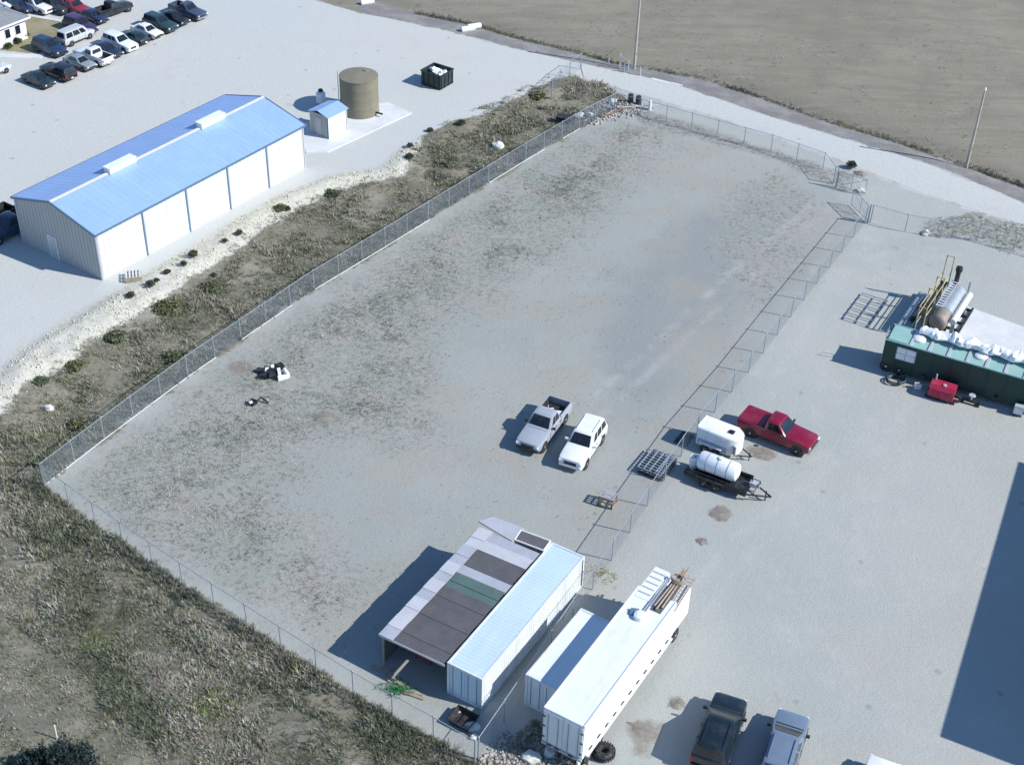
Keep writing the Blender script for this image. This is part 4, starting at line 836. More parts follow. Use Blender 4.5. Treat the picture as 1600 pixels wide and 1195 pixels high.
    p = Mt @ Vector((3.3, -.95, 0)); w_ = empty('jerry_can', p, yaw + .4, 'small white can on the ground left of the red pump', 'can'); MB().box((0, 0, .25), (.5, .3, .46)).build('body', WHITE, w_); MB().cyl((.15, 0, .46), (.2, 0, .58), .06).build('spout', BLACKST, w_); MB().tube([(-.15, 0, .48), (-.12, 0, .57), (.05, 0, .57), (.08, 0, .48)], .02).build('handle', WHITE, w_)
    p = Mt @ Vector((10.9, -.5, 0)); w_ = empty('control_box', p, yaw, 'pale control box at the right edge in front of the green tank', 'box'); MB().box((0, 0, .55), (.7, .5, .7)).build('cabinet', PALESHEET, w_)
    for x in (-.28, .28): MB().box((x, 0, .1), (.08, .4, .2)).build('leg', BLACKST, w_)
    MB().box((0, -.26, .55), (.55, .03, .5)).build('door', WHITE, w_)
frac_tank()
def separator_skid():
    o0 = at(1398, 513, .3); yaw = R(60)
    t = empty('separator_skid', (o0.x, o0.y, 0), yaw, 'oilfield skid with silver vessel, white pipe, ladder and yellow handrail frame', 'machine')
    inv = Matrix.Rotation(-yaw, 3, 'Z'); L_ = 6.6
    def loc(px, py, z): q = inv @ (at(px, py, z) - Vector((o0.x, o0.y, 0))); return Vector((q.x, q.y, z))
    W_ = 4.6
    for y in (0, -1.5, -3.0, -W_): MB().box((L_ / 2, y, .2), (L_, .16, .3)).build('skid_beam', GALV if y == 0 else BLACKST, t)
    MB().box((L_ / 2, -.95, .38), (L_ - .2, 1.75, .06)).build('deck', GALV, t)
    for k_ in range(6): MB().box((.3 + k_ * (L_ - .6) / 5, -W_ / 2, .2), (.14, W_, .22)).build('cross_beam', BLACKST, t)
    n0, n1 = Vector((.7, -3.1, 1.55)), Vector((6.2, -3.1, 1.55)); r = .72
    ax = (n1 - n0).normalized(); l = (n1 - n0).length
    MB().lathe(n0, ax, [(-.22, .05), (-.2, .35), (-.08, .62), (.05, r), (1.5, r)], 26)  .build('vessel_end', M('vessel_primer', (.26, .22, .19), .6, .1, .15, 2), t, True)
    MB().lathe(n0, ax, [(1.5, r + .03), (l - .05, r + .03), (l + .1, .6), (l + .2, .3), (l + .22, .05)], 26).build('vessel', SILVERV, t, True)
    for s in (1.2, l - .8): MB().box(n0 + ax * s + Vector((0, 0, -.75)), (.2, 1.2, .9)).build('saddle', BLACKST, t)
    # white pipe along the right side
    MB().lathe((1.2, -4.15, 1.75), (1, 0, 0), [(0, .05), (.03, .27), (4.9, .27), (4.95, .05)], 18).build('heater_tube', WHITE, t, True)
    for x in (1.8, 5.2): MB().box((x, -4.15, .9), (.12, .3, 1.3)).build('tube_stand', GALV, t)
    # ladder along the top of the vessel
    ld = MB()
    for y in (-2.95, -2.45): ld.box((4.1, y, 2.42), (4.6, .06, .08))
    ld = ld.build('ladder', PALESHEET, t)
    for k_ in range(11): MB().box((2.0 + k_ * .42, -2.7, 2.42), (.09, .5, .06)).build('rung', WHITE, ld)
    MB().lathe((6.45, -2.75, .3), (0, 0, 1), [(0, .2), (3.1, .2), (3.12, .28), (3.5, .28), (3.55, .2)], 14).build('stack', BLACKST, t, True)
    MB().lathe((6.5, -3.9, .3), (0, 0, 1), [(0, .1), (2.4, .1)], 10).build('vent_pipe', GALV, t)
    # yellow handrail frame on the left of the vessel
    for x, hz in ((.15, 3.0), (2.3, 3.6), (4.4, 3.6), (6.5, 4.6)):
        for y in (-2.15, -1.55): MB().cyl((x, y, .3), (x, y, hz), .05, n=8).build('frame_post', YELLOW, t)
        MB().cyl((x, -2.15, hz - .08), (x, -1.55, hz - .08), .04, n=6).build('frame_rail', YELLOW, t)
    for y in (-2.15, -1.55):
        for z in (1.3, 2.15, 2.95): MB().cyl((.15, y, z), (6.5, y, z), .04, n=6).build('frame_rail', YELLOW, t)
    MB().box((3.4, -1.85, 2.05), (6.2, .56, .05)).build('walkway', BLACKST, t)
    MB().box((.35, -3.0, 1.0), (.08, 2.0, .1)).build('front_beam', YELLOW, t); MB().box((.2, -3.0, .55), (.08, 2.4, .12)).build('front_beam', YELLOW, t)
    for k_ in range(5): MB().cyl((1.0 + k_ * 1.1, -2.2, .5), (1.0 + k_ * 1.1, -2.2, 1.5), .07, n=8).build('riser_pipe', GALV, t)
    MB().cyl((.6, -1.2, .55), (6.2, -1.2, .55), .09, n=10).build('header_pipe', GALV, t); MB().cyl((.6, -.55, .52), (6.2, -.55, .52), .07, n=10).build('header_pipe', GALV, t)
    for x in (1.8, 4.0): MB().lathe((x, -.9, .4), (0, 0, 1), [(0, .2), (.5, .2), (.55, .1)], 12).build('filter_pot', DARKTANK, t)
separator_skid()
# steel stock lying left of the skid
c = at(1352, 486); t = empty('steel_grating', (c.x, c.y, 0), R(60), 'low lattice steel grating lying on the ground left of the skid', 'grating')
for y in (-1.1, 0, 1.1): MB().box((0, y, .12), (4.6, .08, .1)).build('bar', GALV, t)
for k_ in range(6): MB().box((-2.25 + k_ * .9, 0, .2), (.07, 2.3, .06)).build('cross_bar', GALV, t)

# ------------------------------------------------------------------ fences, gates, poles
def fence(name, label, pts, h=2.0, bay=3.05, group='chain link fences around the yard', bottom=False, th=.0016, sp=.1):
    P = [Vector((p[0], p[1], 0)) for p in pts]
    t = empty(name, P[0], 0, label, 'fence', group); o0 = P[0]
    run = resample(np.array([tuple(p)[:2] for p in P]), max(2, int(round(sum((q - p).length for p, q in zip(P[:-1], P[1:])) / bay)) + 1))
    pts_ = [Vector((x - o0.x, y - o0.y, 0)) for x, y in run]
    for i, p in enumerate(pts_):
        big = i in (0, len(pts_) - 1); po = MB().cyl(p + Vector((0, 0, -.6)), p + Vector((0, 0, h + .04)), .055 if big else .038, n=8); po.lathe(p + Vector((0, 0, h + .04)), (0, 0, 1), [(0, .06), (.05, .05), (.08, .01)], 8); po.build('post', GALV, t)
    for a_, b_ in zip(pts_[:-1], pts_[1:]):
        d = b_ - a_; L_ = d.length; u = d / L_; nrm = Vector((-u.y, u.x, 0)); g = MB()
        MB().cyl(a_ + Vector((0, 0, h)), b_ + Vector((0, 0, h)), .026, n=6).build('top_rail', GALV, t)
        if bottom and random.random() < .65: MB().cyl(a_ + Vector((0, 0, .08)) - nrm * .12, b_ + Vector((0, 0, .08)) - nrm * .12, .035, n=6).build('bottom_pipe', CONC, t)
        hh = h - .08; V = []; Fc = []
        for sg in (1, -1):
            s = -hh if sg > 0 else 0.0
            while s < (L_ if sg > 0 else L_ + hh):
                z0, z1 = 0.0, hh; s0, s1 = s, s + sg * hh
                if s0 < 0: z0 += -s0; s0 = 0
                if s0 > L_: z0 += s0 - L_; s0 = L_
                if s1 > L_: z1 -= s1 - L_; s1 = L_
                if s1 < 0: z1 -= -s1; s1 = 0
                if z1 - z0 > .02:
                    p, q = a_ + u * s0 + Vector((0, 0, .05 + z0)), a_ + u * s1 + Vector((0, 0, .05 + z1)); w1 = Vector((0, 0, th)); n_ = len(V)
                    V += [p + w1, p - w1, p + nrm * th * 1.6, q + w1, q - w1, q + nrm * th * 1.6]; Fc += [(n_, n_ + 1, n_ + 4, n_ + 3), (n_ + 1, n_ + 2, n_ + 5, n_ + 4), (n_ + 2, n_, n_ + 3, n_ + 5)]
                s += sp
        g.add(V, Fc); g.build('wire_mesh', GALV, t, fix=False)
    return t
fence('chain_link_fence', 'long chain link fence down the left side of the yard above the weed strip', poly(FENCE_L), 1.9, 3.05, bottom=True, th=.0036, sp=.075)
fence('chain_link_fence', 'chain link fence across the near end of the yard in front of the weeds', poly(FENCE_N), 1.9)
RB = [at(748, 1152, 1.9), at(800, 1077, 1.9), at(911, 914, 1.9)] + [Vector((x, y, 0)) for x, y in ((7.2, 68.0), (10.5, 74.8), (13.9, 81.5), (18.7, 89.5), (24.0, 99.1), (32.2, 113.5))]
fence('chain_link_fence', 'chain link fence down the right side of the yard past the container and trailers', [(p.x, p.y) for p in RB], 1.9)
fence('chain_link_fence', 'chain link fence across the far end of the yard along the gravel road', poly([(960, 171), (1021, 185), (1110, 211), (1200, 235), (1288, 266), (1302, 287)]), 1.8)
fence('chain_link_fence', 'chain link fence running right from the gate into the grey weeds', poly([(1360, 347), (1440, 370), (1530, 376), (1640, 408)]), 1.8)
fence('chain_link_fence', 'short chain link fence around the far weedy corner by the road', poly([(862, 150), (880, 128), (908, 108)]), 1.9)
def gate(p0, p1, label, h=1.7):
    d = p1 - p0; L_ = d.length; t = empty('yard_gate', p0, math.atan2(d.y, d.x), label, 'gate', 'leaves of the yard gate')
    MB().cyl((0, 0, -.3), (0, 0, h + .3), .07, n=10).build('hinge_post', GALV, t)
    for z in (.2, h): MB().cyl((.12, 0, z), (L_ - .05, 0, z), .03, n=6).build('frame_rail', GALV, t)
    for x in (.12, L_ / 2, L_ - .05): MB().cyl((x, 0, .17), (x, 0, h + .03), .03, n=6).build('frame_stile', GALV, t)
    MB().cyl((.14, 0, .22), (L_ - .07, 0, h - .02), .02, n=6).build('brace', GALV, t)
    g = MB(); s = -h
    while s < L_:
        for sg in (1, -1):
            x0, x1 = s, s + (h - .2); z0, z1 = .2, h
            if x0 < .12: z0 += .12 - x0; x0 = .12
            if x1 > L_ - .05: z1 -= x1 - L_ + .05; x1 = L_ - .05
            if z1 - z0 > .05:
                if sg < 0: z0, z1 = h + .2 - z0, h + .2 - z1
                g.cyl((x0, 0, z0), (x1, 0, z1), .0032, n=3, cap=False)
        s += .1
    g.build('wire_mesh', GALV, t, fix=False)
gate(at(1306, 293), at(1352, 306), 'chain link gate leaf swung open towards the gravel road')
gate(at(1356, 349), at(1329, 322), 'chain link gate leaf standing half across the gateway')
def pole(px, py, h, label, arm=True):
    c = at(px, py); t = empty('utility_pole', (c.x, c.y, 0), R(-20), label, 'pole', 'poles along the gravel road')
    MB().lathe((0, 0, -.5), (0, 0, 1), [(0, .17), (h * .5, .14), (h + .5, .1)], 12).build('shaft', POLEW, t, True)
    MB().lathe((0, 0, h), (0, 0, 1), [(0, .13), (.12, .13), (.3, .05)], 10).build('insulator', WHITE, t)
    if arm: MB().cyl((0, .0, h - .5), (0, .45, h - .42), .03, n=6).build('bracket', GALV, t)
    MB().box((.15, 0, 1.7), (.02, .2, .3)).build('number_plate', GALV, t)
pole(1511, 256, 7.9, 'grey timber pole with white cap at the right beside the road ditch')
pole(991, 106, 9.2, 'pale timber pole at the top centre beside the road')
c = at(951, 104); d = at(1000, 118); q = at(966, 100); e_ = (d - c)
t = empty('pipe_guard', (c.x, c.y, 0), math.atan2(e_.y, e_.x), 'grey pipe rail guard around the foot of the top centre pole', 'rail')
for x, y, h in ((0, 0, .9), (1.2, .35, 1.7), (e_.length, 0, 1.0), (e_.length * .55, .5, 1.0), (e_.length * .55, -.4, 1.0)): MB().cyl((x, y, -.2), (x, y, h), .07, n=8).build('post', WHITESHEET if y >= 0 else GALV, t)
for z in (.5, .92): MB().cyl((e_.length * .5, -.1, z), (e_.length, 0, z), .04, n=6).build('rail', GALV, t)
MB().cyl((1.2, .35, 1.5), (e_.length * .55, .5, .95), .035, n=6).build('brace', GALV, t)
o = MB().box((0, 0, .02), (3.4, .5, .16)).box((1.2, .1, .03), (1.4, .3, .22)).build('concrete_headwall', CONC); c = at(1040, 129); o.location = (c.x, c.y, -.05); o.rotation_euler = (0, 0, R(-28)); tag(o, 'low white concrete kerb at the road edge right of the centre pole', 'kerb')
for px, py, lab in ((741, 44, 'white culvert pipe end in the ditch, right one of two'), (731, 48, 'white culvert pipe end in the ditch, left one of two'), (574, 6, 'white culvert pipe at the very top by the lot corner')):
    c = at(px, py); o = MB().lathe((0, 0, .25), (1, 0, 0), [(-.8, .28), (-.8, .34), (.8, .34), (.8, .28)], 14).build('culvert_pipe', WHITE, None, True); o.location = (c.x, c.y, -.05); o.rotation_euler = (0, 0, R(25)); tag(o, lab, 'pipe', 'white pipes along the far ditch')
c = at(89, 1153); t = empty('marker_post', (c.x, c.y, float(hgt(c.x, c.y))), 0, 'thin white marker post in the rough grass at the bottom left', 'post')
MB().cyl((0, 0, -.2), (.04, 0, 1.15), .04, n=8).build('shaft', WHITE, t); MB().lathe((.04, 0, 1.15), (0, 0, 1), [(0, .045), (.08, .04), (.1, .01)], 8).build('cap', WHITE, t)

# ------------------------------------------------------------------ loose things in the yard
c = at(949, 787); t = empty('wire_crate', (c.x, c.y, 0), R(-25), 'small open steel crate standing on the yard fence line right of the white SUV', 'crate')
for x in (-.5, .5):
    for y in (-.42, .42): MB().box((x, y, .4), (.07, .07, .8)).build('post', RUST, t)
for z in (.08, .42, .78):
    for y in (-.42, .42): MB().box((0, y, z), (1.06, .05, .09)).build('rail', TIMBER, t)
    for x in (-.5, .5): MB().box((x, 0, z), (.05, .84, .09)).build('rail', TIMBER, t)
for k_ in range(4): MB().box((0, -.32 + k_ * .21, .84), (1.1, .11, .03)).build('slat', PALESHEET, t)
c = at(430, 586); t = empty('scrap_heap', (c.x, c.y, 0), .3, 'heap of black and white scrap beside the weedy left side of the yard', 'scrap heap')
for k_ in range(9): MB().box((random.uniform(-1.4, .7), random.uniform(-.6, .8), .18 + .03 * k_ % .3), (random.uniform(.4, 1.0), random.uniform(.2, .5), random.uniform(.15, .35)), random.uniform(0, 3), random.uniform(-.4, .4)).build('black_piece', BLACKST, t)
for x, y, sx, sy, z in ((.3, -.3, .25, .9, .5), (.85, -.3, .22, .8, .45), (.5, -.75, .8, .2, .35), (-.55, .3, .3, .5, .4), (-.1, .55, .25, .5, .45)): MB().box((x, y, z / 2 + .05), (sx, sy, z), random.uniform(-.3, .3)).build('white_piece', WHITE, t)
c = at(402, 632); t = empty('bent_scrap', (c.x, c.y, 0), .5, 'small dark bent scrap lying below the black and white heap', 'scrap')
MB().tube([(-.7, .1, .1), (-.3, .4, .35), (.1, .1, .25), (.4, .25, .4), (.8, -.3, .1)], .07, 6).build('bar', BLACKST, t); MB().box((-.25, .15, .14), (.5, .4, .25), .5).build('block', BLACKST, t); MB().box((-.45, .1, .3), (.25, .2, .1), .2).build('plate', WHITE, t)
c = at(209, 436); t = empty('pallet_frame', (c.x, c.y, 0), R(15), 'small pale frame with dark edge lying near the long building corner', 'pallet')
for y in (-.55, 0, .55): MB().box((0, y, .25), (1.3, .12, .5)).build('stringer', TIMBER, t)
for k_ in range(5): MB().box((-.55 + k_ * .275, 0, .53), (.16, 1.25, .04)).build('board', WHITESHEET, t)
c = at(724, 1128); t = empty('rubbish_tub', (c.x, c.y, 0), R(-30), 'dark tub at the near corner of the yard fence beside the container', 'tub')
MB().loft([[(-.6, -.5, 0), (.6, -.5, 0), (.6, .5, 0), (-.6, .5, 0)], [(-.75, -.62, .5), (.75, -.62, .5), (.75, .62, .5), (-.75, .62, .5)], [(-.7, -.57, .5), (.7, -.57, .5), (.7, .57, .5), (-.7, .57, .5)], [(-.55, -.45, .1), (.55, -.45, .1), (.55, .45, .1), (-.55, .45, .1)]]).build('body', BLACKP, t); MB().box((0, -.64, .47), (1.5, .05, .06)).build('rim', BLACKP, t)
def rock_mesh(seed, s):
    r_ = random.Random(seed); bm = bmesh.new(); bmesh.ops.create_icosphere(bm, subdivisions=2, radius=.5)
    for v in bm.verts: v.co *= r_.uniform(.78, 1.2); v.co.z *= .62
    me = bpy.data.meshes.new('boulder'); bm.to_mesh(me); bm.free(); me.materials.append(ROCKM); return me
RK = [rock_mesh(i, 1) for i in range(4)]
for i, (px, py, s, lab) in enumerate(((738, 1137, .8, 'white boulder beside the dark tub at the near yard corner'), (716, 1111, .5, 'small pale stone behind the dark tub'), (741, 1152, .5, 'small pale stone in the very corner of the near fences'), (778, 224, 1.3, 'white boulder in the weed strip left of the far fence end'),
        (905, 178, 1.1, 'pale rock in the rubble at the far left fence end, left one'), (922, 180, .9, 'pale rock in the rubble at the far left fence end, right one'), (958, 158, .9, 'pale rock beside the black drums at the far corner'), (1345, 300, .9, 'pale rock at the foot of the open gate leaf'), (1446, 366, .8, 'white stone at the left tip of the grey weed patch'), (75, 632, .8, 'white stone in the left weed strip near the left edge'), (860, 1176, .8, 'pale rock under the near corner of the big trailer'), (830, 1185, 1.0, 'pale rock in the rubble below the short container'))):
    c = at(px, py); o = link(bpy.data.objects.new('boulder', RK[i % 4])); o.location = (c.x, c.y, float(hgt(c.x, c.y)) + .15 * s); o.scale = (s * 1.1, s * .9, s); o.rotation_euler = (0, 0, i * 1.7); tag(o, lab, 'rock')
for px, py, lab in ((985, 160, 'black drum in the far corner rubble, left one of two'), (997, 163, 'black drum in the far corner rubble, right one of two')):
    c = at(px, py); t = empty('oil_drum', (c.x, c.y, 0), 0, lab, 'drum', 'black drums in the far corner'); MB().lathe((0, 0, 0), (0, 0, 1), [(0, .28), (.02, .3), (.3, .3), (.32, .315), (.34, .3), (.6, .3), (.62, .315), (.64, .3), (.88, .3), (.9, .28)], 18).build('body', BLACKST, t, True); MB().lathe((0, 0, .9), (0, 0, 1), [(0, .27), (.02, .27)], 18).build('lid', BLACKP, t)
c = at(1015, 172); t = empty('bollard', (c.x, c.y, 0), 0, 'thick white bollard at the far corner of the yard', 'bollard'); MB().cyl((0, 0, -.2), (0, 0, 1.0), .16, n=14).build('shaft', WHITE, t); MB().lathe((0, 0, 1.0), (0, 0, 1), [(0, .16), (.06, .12), (.1, .02)], 14).build('cap', WHITE, t)
c = at(965, 178); o = MB().cyl((-2.2, 0, .2), (2.2, .3, .25), .1, n=10).build('rusty_pipe', RUST, None, True); o.location = (c.x, c.y, 0); o.rotation_euler = (0, 0, R(35)); tag(o, 'long rusty pipe lying in the rubble at the far fence corner', 'pipe')
c = at(1000, 172); o = MB().cyl((-2.0, 0, .3), (2.0, .2, .45), .06, n=8).build('pale_pipe', WHITESHEET, None, True); o.location = (c.x, c.y, 0); o.rotation_euler = (0, 0, R(5)); tag(o, 'long pale pipe leading to the white bollard at the far corner', 'pipe')
c = at(883, 186); t = empty('dark_box', (c.x, c.y, float(hgt(c.x, c.y))), R(-20), 'dark steel box half sunk beside the far end of the left fence', 'box'); MB().box((0, 0, .3), (1.7, 1.0, .8)).build('body', BLACKST, t); MB().box((0, 0, .72), (1.76, 1.06, .05)).build('lid', BLACKP, t)
# soil heaps
def mound(px, py, rx, ry, h, rz, lab, mt=SOILM):
    c = at(px, py); n = 26; b = MB(); V = [(0, 0, h)]; Fc = []
    for j in range(1, 7):
        for i in range(n):
            a_ = 2 * math.pi * i / n; f = j / 6 * (1 + .7 * (float(vnoise(3 * math.cos(a_) + px, 3 * math.sin(a_), 1.0, 5)) - .5)); V.append((rx * f * math.cos(a_), ry * f * math.sin(a_), h * (1 - (j / 6) ** 1.6) * (.75 + .5 * float(vnoise(i * .7 + px, j * .9, 1.0, 9))) - (.02 if j == 6 else 0)))
    Fc += [(0, 1 + i, 1 + (i + 1) % n) for i in range(n)]
    for j in range(5):
        for i in range(n): Fc.append((1 + j * n + i, 1 + (j + 1) * n + i, 1 + (j + 1) * n + (i + 1) % n, 1 + j * n + (i + 1) % n))
    o = b.add(V, Fc).build('soil_heap', mt, None, True); o.location = (c.x, c.y, .0); o.rotation_euler = (0, 0, rz); tag(o, lab, 'soil heap')
mound(1125, 802, .78, .8, .05, 0, 'round brown soil patch in front of the tank trailer')
mound(1192, 709, 1.05, .7, .05, -.4, 'brown soil patch by the hitch of the white enclosed trailer')
mound(1060, 1099, .5, .42, .1, 0, 'small brown soil heap at the corner of the black trailer shadow')
mound(1005, 1140, 1.1, .45, .06, -.6, 'ragged brown soil heap between the two big trailers')
mound(505, 652, .95, .55, .12, -.1, 'flat dark soil heap in the left part of the yard')
mound(1096, 846, .45, .4, .08, 0, 'small pale soil heap in the open lot right of the fence')
mound(1345, 272, .9, .6, .25, .2, 'dark soil heap beside the gate at the road')

# ------------------------------------------------------------------ vegetation
c = at(1027, 731); t = empty('wire_panel_stack', (c.x, c.y, 0), R(60), 'stack of grey wire grating panels lying beside the right fence left of the tank trailer', 'grating')
for j in range(3):
    for k_ in range(9): MB().box((-1.2 + k_ * .3, .04 * j, .12 + j * .2), (.07, 1.9, .05)).build('bar', GALV if j else BLACKST, t)
    for y in (-.9, -.45, 0, .45, .9): MB().box((.05 * j, y + .04 * j, .17 + j * .2), (2.6, .08, .06)).build('cross_bar', GALV if j > 1 else BLACKST, t)
for x in (-1.1, 1.1): MB().box((x, 0, .05), (.12, 1.9, .1)).build('skid', BLACKST, t)
c = at(1069, 686); o = MB().prism([tuple(Matrix.Rotation(R(60), 2) @ Vector(q)) for q in ((-.75, -.5), (.75, -.5), (.78, .5), (-.72, .52))], .012, .05).build('shadow_patch', BLACKST); o.location = (c.x, c.y, 0); tag(o, 'small dark sheet standing in for the shadow behind the white enclosed trailer', 'mat')  # dark sheet laid as the enclosed trailer's shadow, no real mat
def leaf_material(name, rough=.9):
    mt, nt, p = nodes(name); a_ = N(nt, 'ShaderNodeVertexColor', layer_name='tint'); tc = N(nt, 'ShaderNodeTexCoord').outputs['Object']
    c_ = mixc(nt, .4, a_.outputs[0], mixc(nt, ramp(nt, noise(nt, tc, 1.1, 5), .35, .65), (.3, .3, .3), (.7, .7, .7)), 'OVERLAY')
    nt.links.new(c_, p.inputs['Base Color']); p.inputs['Roughness'].default_value = rough; p.inputs['Specular IOR Level'].default_value = .2
    return mt
LEAFM = leaf_material('weed_leaf')
def tufts(name, pts, size, height, col, blades, label, cat, kind='stuff', lean=1.0):
    n = len(pts); z = hgt(pts[:, 0], pts[:, 1]); k_ = blades
    ang = rng.uniform(0, 2 * np.pi, (n, k_)); r0 = rng.uniform(0, .45, (n, k_)) * size[:, None]; rl = rng.uniform(.35, 1.0, (n, k_)) * size[:, None] * lean; hh = rng.uniform(.35, 1.0, (n, k_)) * height[:, None]
    wd = rng.uniform(.05, .13, (n, k_)) * size[:, None]; a0 = rng.uniform(0, 2 * np.pi, (n, k_))
    bx = pts[:, 0:1] + r0 * np.cos(a0); by = pts[:, 1:2] + r0 * np.sin(a0); bz = np.repeat(z[:, None], k_, 1) - .03
    px_, py_ = -np.sin(ang) * wd / 2, np.cos(ang) * wd / 2
    b0 = np.stack([bx + px_, by + py_, bz], -1); b1 = np.stack([bx - px_, by - py_, bz], -1)
    m0 = np.stack([bx + .55 * rl * np.cos(ang) + px_ * 1.1, by + .55 * rl * np.sin(ang) + py_ * 1.1, bz + hh * .75], -1); m1 = np.stack([bx + .55 * rl * np.cos(ang) - px_ * 1.1, by + .55 * rl * np.sin(ang) - py_ * 1.1, bz + hh * .75], -1)
    tp = np.stack([bx + rl * np.cos(ang), by + rl * np.sin(ang), bz + hh], -1)
    V = np.stack([b0, b1, m0, m1, tp], 2).reshape(-1, 3); b = np.arange(n * k_)[:, None] * 5
    F = np.concatenate([b + [0, 1, 2], b + [1, 3, 2], b + [2, 3, 4]], 1).reshape(-1, 3)
    cc = np.repeat(np.repeat(col[:, None], k_, 1) * rng.uniform(.75, 1.25, (n, k_, 1)), 5, 0 if False else 1).reshape(-1, 3) if False else np.repeat((col[:, None] * rng.uniform(.75, 1.25, (n, k_, 1))).reshape(-1, 3), 5, 0)
    return tag(tris_obj(name, V, F, LEAFM, np.clip(cc, 0, 1)), label, cat, kind=kind)
def sample(P, n, dens=None):
    lo, hi = P.min(0), P.max(0); lo = np.maximum(lo, (-78, 40)); hi = np.minimum(hi, (84, 188)); out = []
    got = 0
    while got < n:
        q = rng.uniform(lo, hi, (n * 2, 2)); q = q[sdist(q[:, 0], q[:, 1], P) > 0]
        if dens is not None: q = q[rng.uniform(0, 1, len(q)) < dens(q[:, 0], q[:, 1])]
        if len(q) == 0: break
        out.append(q); got += len(q)
    return np.concatenate(out)[:n]
def pal(n, cols, w, x, y, sc=3.0, seed=61):
    x, y = (x * .81 - y * .59) / 2.6, x * .59 + y * .81
    """clumped choice between tones"""
    f = np.clip(fbm(x, y, sc, seed) * .9 + rng.normal(0, .12, n) + .05, 0, .999); f = (np.argsort(np.argsort(f)) + .5) / n; cw = np.cumsum(w) / np.sum(w)
    return np.array(cols)[np.searchsorted(cw, f)]
TAN, OLV, GRY, DRK, GRN, STR = (.32, .285, .215), (.2, .21, .125), (.27, .27, .225), (.12, .135, .09), (.12, .2, .05), (.4, .37, .3)
def in_frame_weed(P, n, dens=None): return sample(P, n, dens)
# near rough ground, bottom left
VIEW = poly([(-140, 560), (900, 1050), (1010, 1260), (-160, 1260)])
def strk(x, y): return (x * .81 - y * .59) / 3.2, x * .59 + y * .81
def dn(x, y): return np.clip(.1 + 2.2 * (fbm(*strk(x, y), 2.0, 31) - .3), .04, 1) * (sdist(x, y, VIEW) > 0) * np.where(sdist(x, y, P_TRACK) > 0, .5, 1)
p = sample(P_NEARWEED, 36000, dn); f = np.clip(2.4 * fbm(p[:, 0], p[:, 1], 1.8, 33) - .7, .05, 1.4) * np.where(sdist(p[:, 0], p[:, 1], P_TRACK) > 0, .35, 1)
col = pal(len(p), [DRK, OLV, GRY, TAN, STR], [.2, .28, .27, .2, .05], p[:, 0], p[:, 1], 2.6)
for gx, gy, gr in ((155, 1000, 1.1), (335, 1105, 1.3), (470, 1040, .9)):
    g_ = at(gx, gy); d = np.hypot(p[:, 0] - g_.x, p[:, 1] - g_.y); s_ = rng.uniform(0, 1, len(p)) < np.clip(1.2 - d / gr, 0, .5); col[s_] = np.array((.2, .235, .1))
tufts('rough_grass', p, rng.uniform(.12, .32, len(p)) * (.7 + f), rng.uniform(.1, .42, len(p)) * (.5 + f), col, 9, 'rough dry weeds and grass covering the ground outside the near fence', 'weeds')
# weed strip behind the left fence
def dl(x, y): s = sdist(x, y, P_LEFTWEED); return np.clip(.1 + 2.2 * (fbm(x, y, 2.4, 35) - .3), .04, 1) * np.clip(.25 + s / 2.5, 0, 1)
P_LW = poly([(a_ - 8, b_ - 6) for a_, b_ in WEED_EDGE] + [(948, 132), (985, 158)] + FENCE_L[::-1] + [(0, 800), (-200, 930)])
p = sample(P_LW, 24000, lambda x, y: np.maximum(dl(x, y), .12 * (sdist(x, y, P_LEFTWEED) > -1.2) * (fbm(x, y, 1.2, 36) > .5))); f = np.clip(2.2 * fbm(p[:, 0], p[:, 1], 1.8, 37) - .6, .05, 1.4)
tufts('weed_strip', p, rng.uniform(.14, .34, len(p)) * (.7 + f), rng.uniform(.12, .42, len(p)) * (.5 + f), pal(len(p), [DRK, OLV, (.28, .27, .22), TAN, STR], [.14, .34, .3, .18, .04], p[:, 0], p[:, 1], 3), 6, 'grey-green weeds filling the strip behind the left fence', 'weeds')
# darker growth along the outside of both fences
def along(pts, n, w, side):
    q = resample(poly(pts), n); d = np.gradient(q, axis=0); d /= np.linalg.norm(d, axis=1)[:, None]; nr = np.stack([-d[:, 1], d[:, 0]], 1)
    return q + nr * (side * np.abs(rng.normal(.15, w, n)))[:, None] + rng.normal(0, .15, (n, 2))
p = np.concatenate([along(FENCE_L, 1500, .6, 1), along(FENCE_N, 1700, .9, -1)]); p = p[rng.uniform(0, 1, len(p)) < np.clip(3 * (fbm(p[:, 0], p[:, 1], 3, 71) - .33), .08, 1)]
tufts('fence_line_weeds', p, rng.uniform(.15, .35, len(p)), rng.uniform(.25, .7, len(p)), pal(len(p), [(.07, .085, .065), DRK, OLV, TAN], [.25, .3, .3, .15], p[:, 0], p[:, 1], 2), 7, 'dark weeds grown up along the outside of the near and left fences', 'weeds')
# sparse yard weeds
def dy(x, y): s = sdist(x, y, P_YARDWEED); return np.clip(.2 + s / 6, 0, 1) * np.clip(2.4 * (fbm(x, y, 2.6, 39) - .32), .06, 1) + .03 * (fbm(x, y, 3.0, 73) > .48)
BIG = poly([(80, 765), (945, 180), (1320, 300), (880, 880), (520, 1020)])
p = sample(BIG, 24000, dy); s_ = np.clip(sdist(p[:, 0], p[:, 1], P_YARDWEED) / 6, 0, 1)
tufts('yard_weeds', p, rng.uniform(.08, .26, len(p)) * (.7 + .5 * s_), rng.uniform(.05, .18, len(p)), pal(len(p), [(.14, .16, .12), (.27, .3, .23), (.36, .34, .28), (.47, .44, .37)], [.28, .28, .26, .18], p[:, 0], p[:, 1], 1.0), 6, 'scattered low weeds on the gravel of the fenced yard', 'weeds')
p = np.concatenate([sample(P_YARDWEED2, 500, lambda x, y: np.clip(2 * (fbm(x, y, 1.6, 45) - .4), 0, 1)), sample(P_VERGE, 900), sample(P_VERGE2, 1500)])
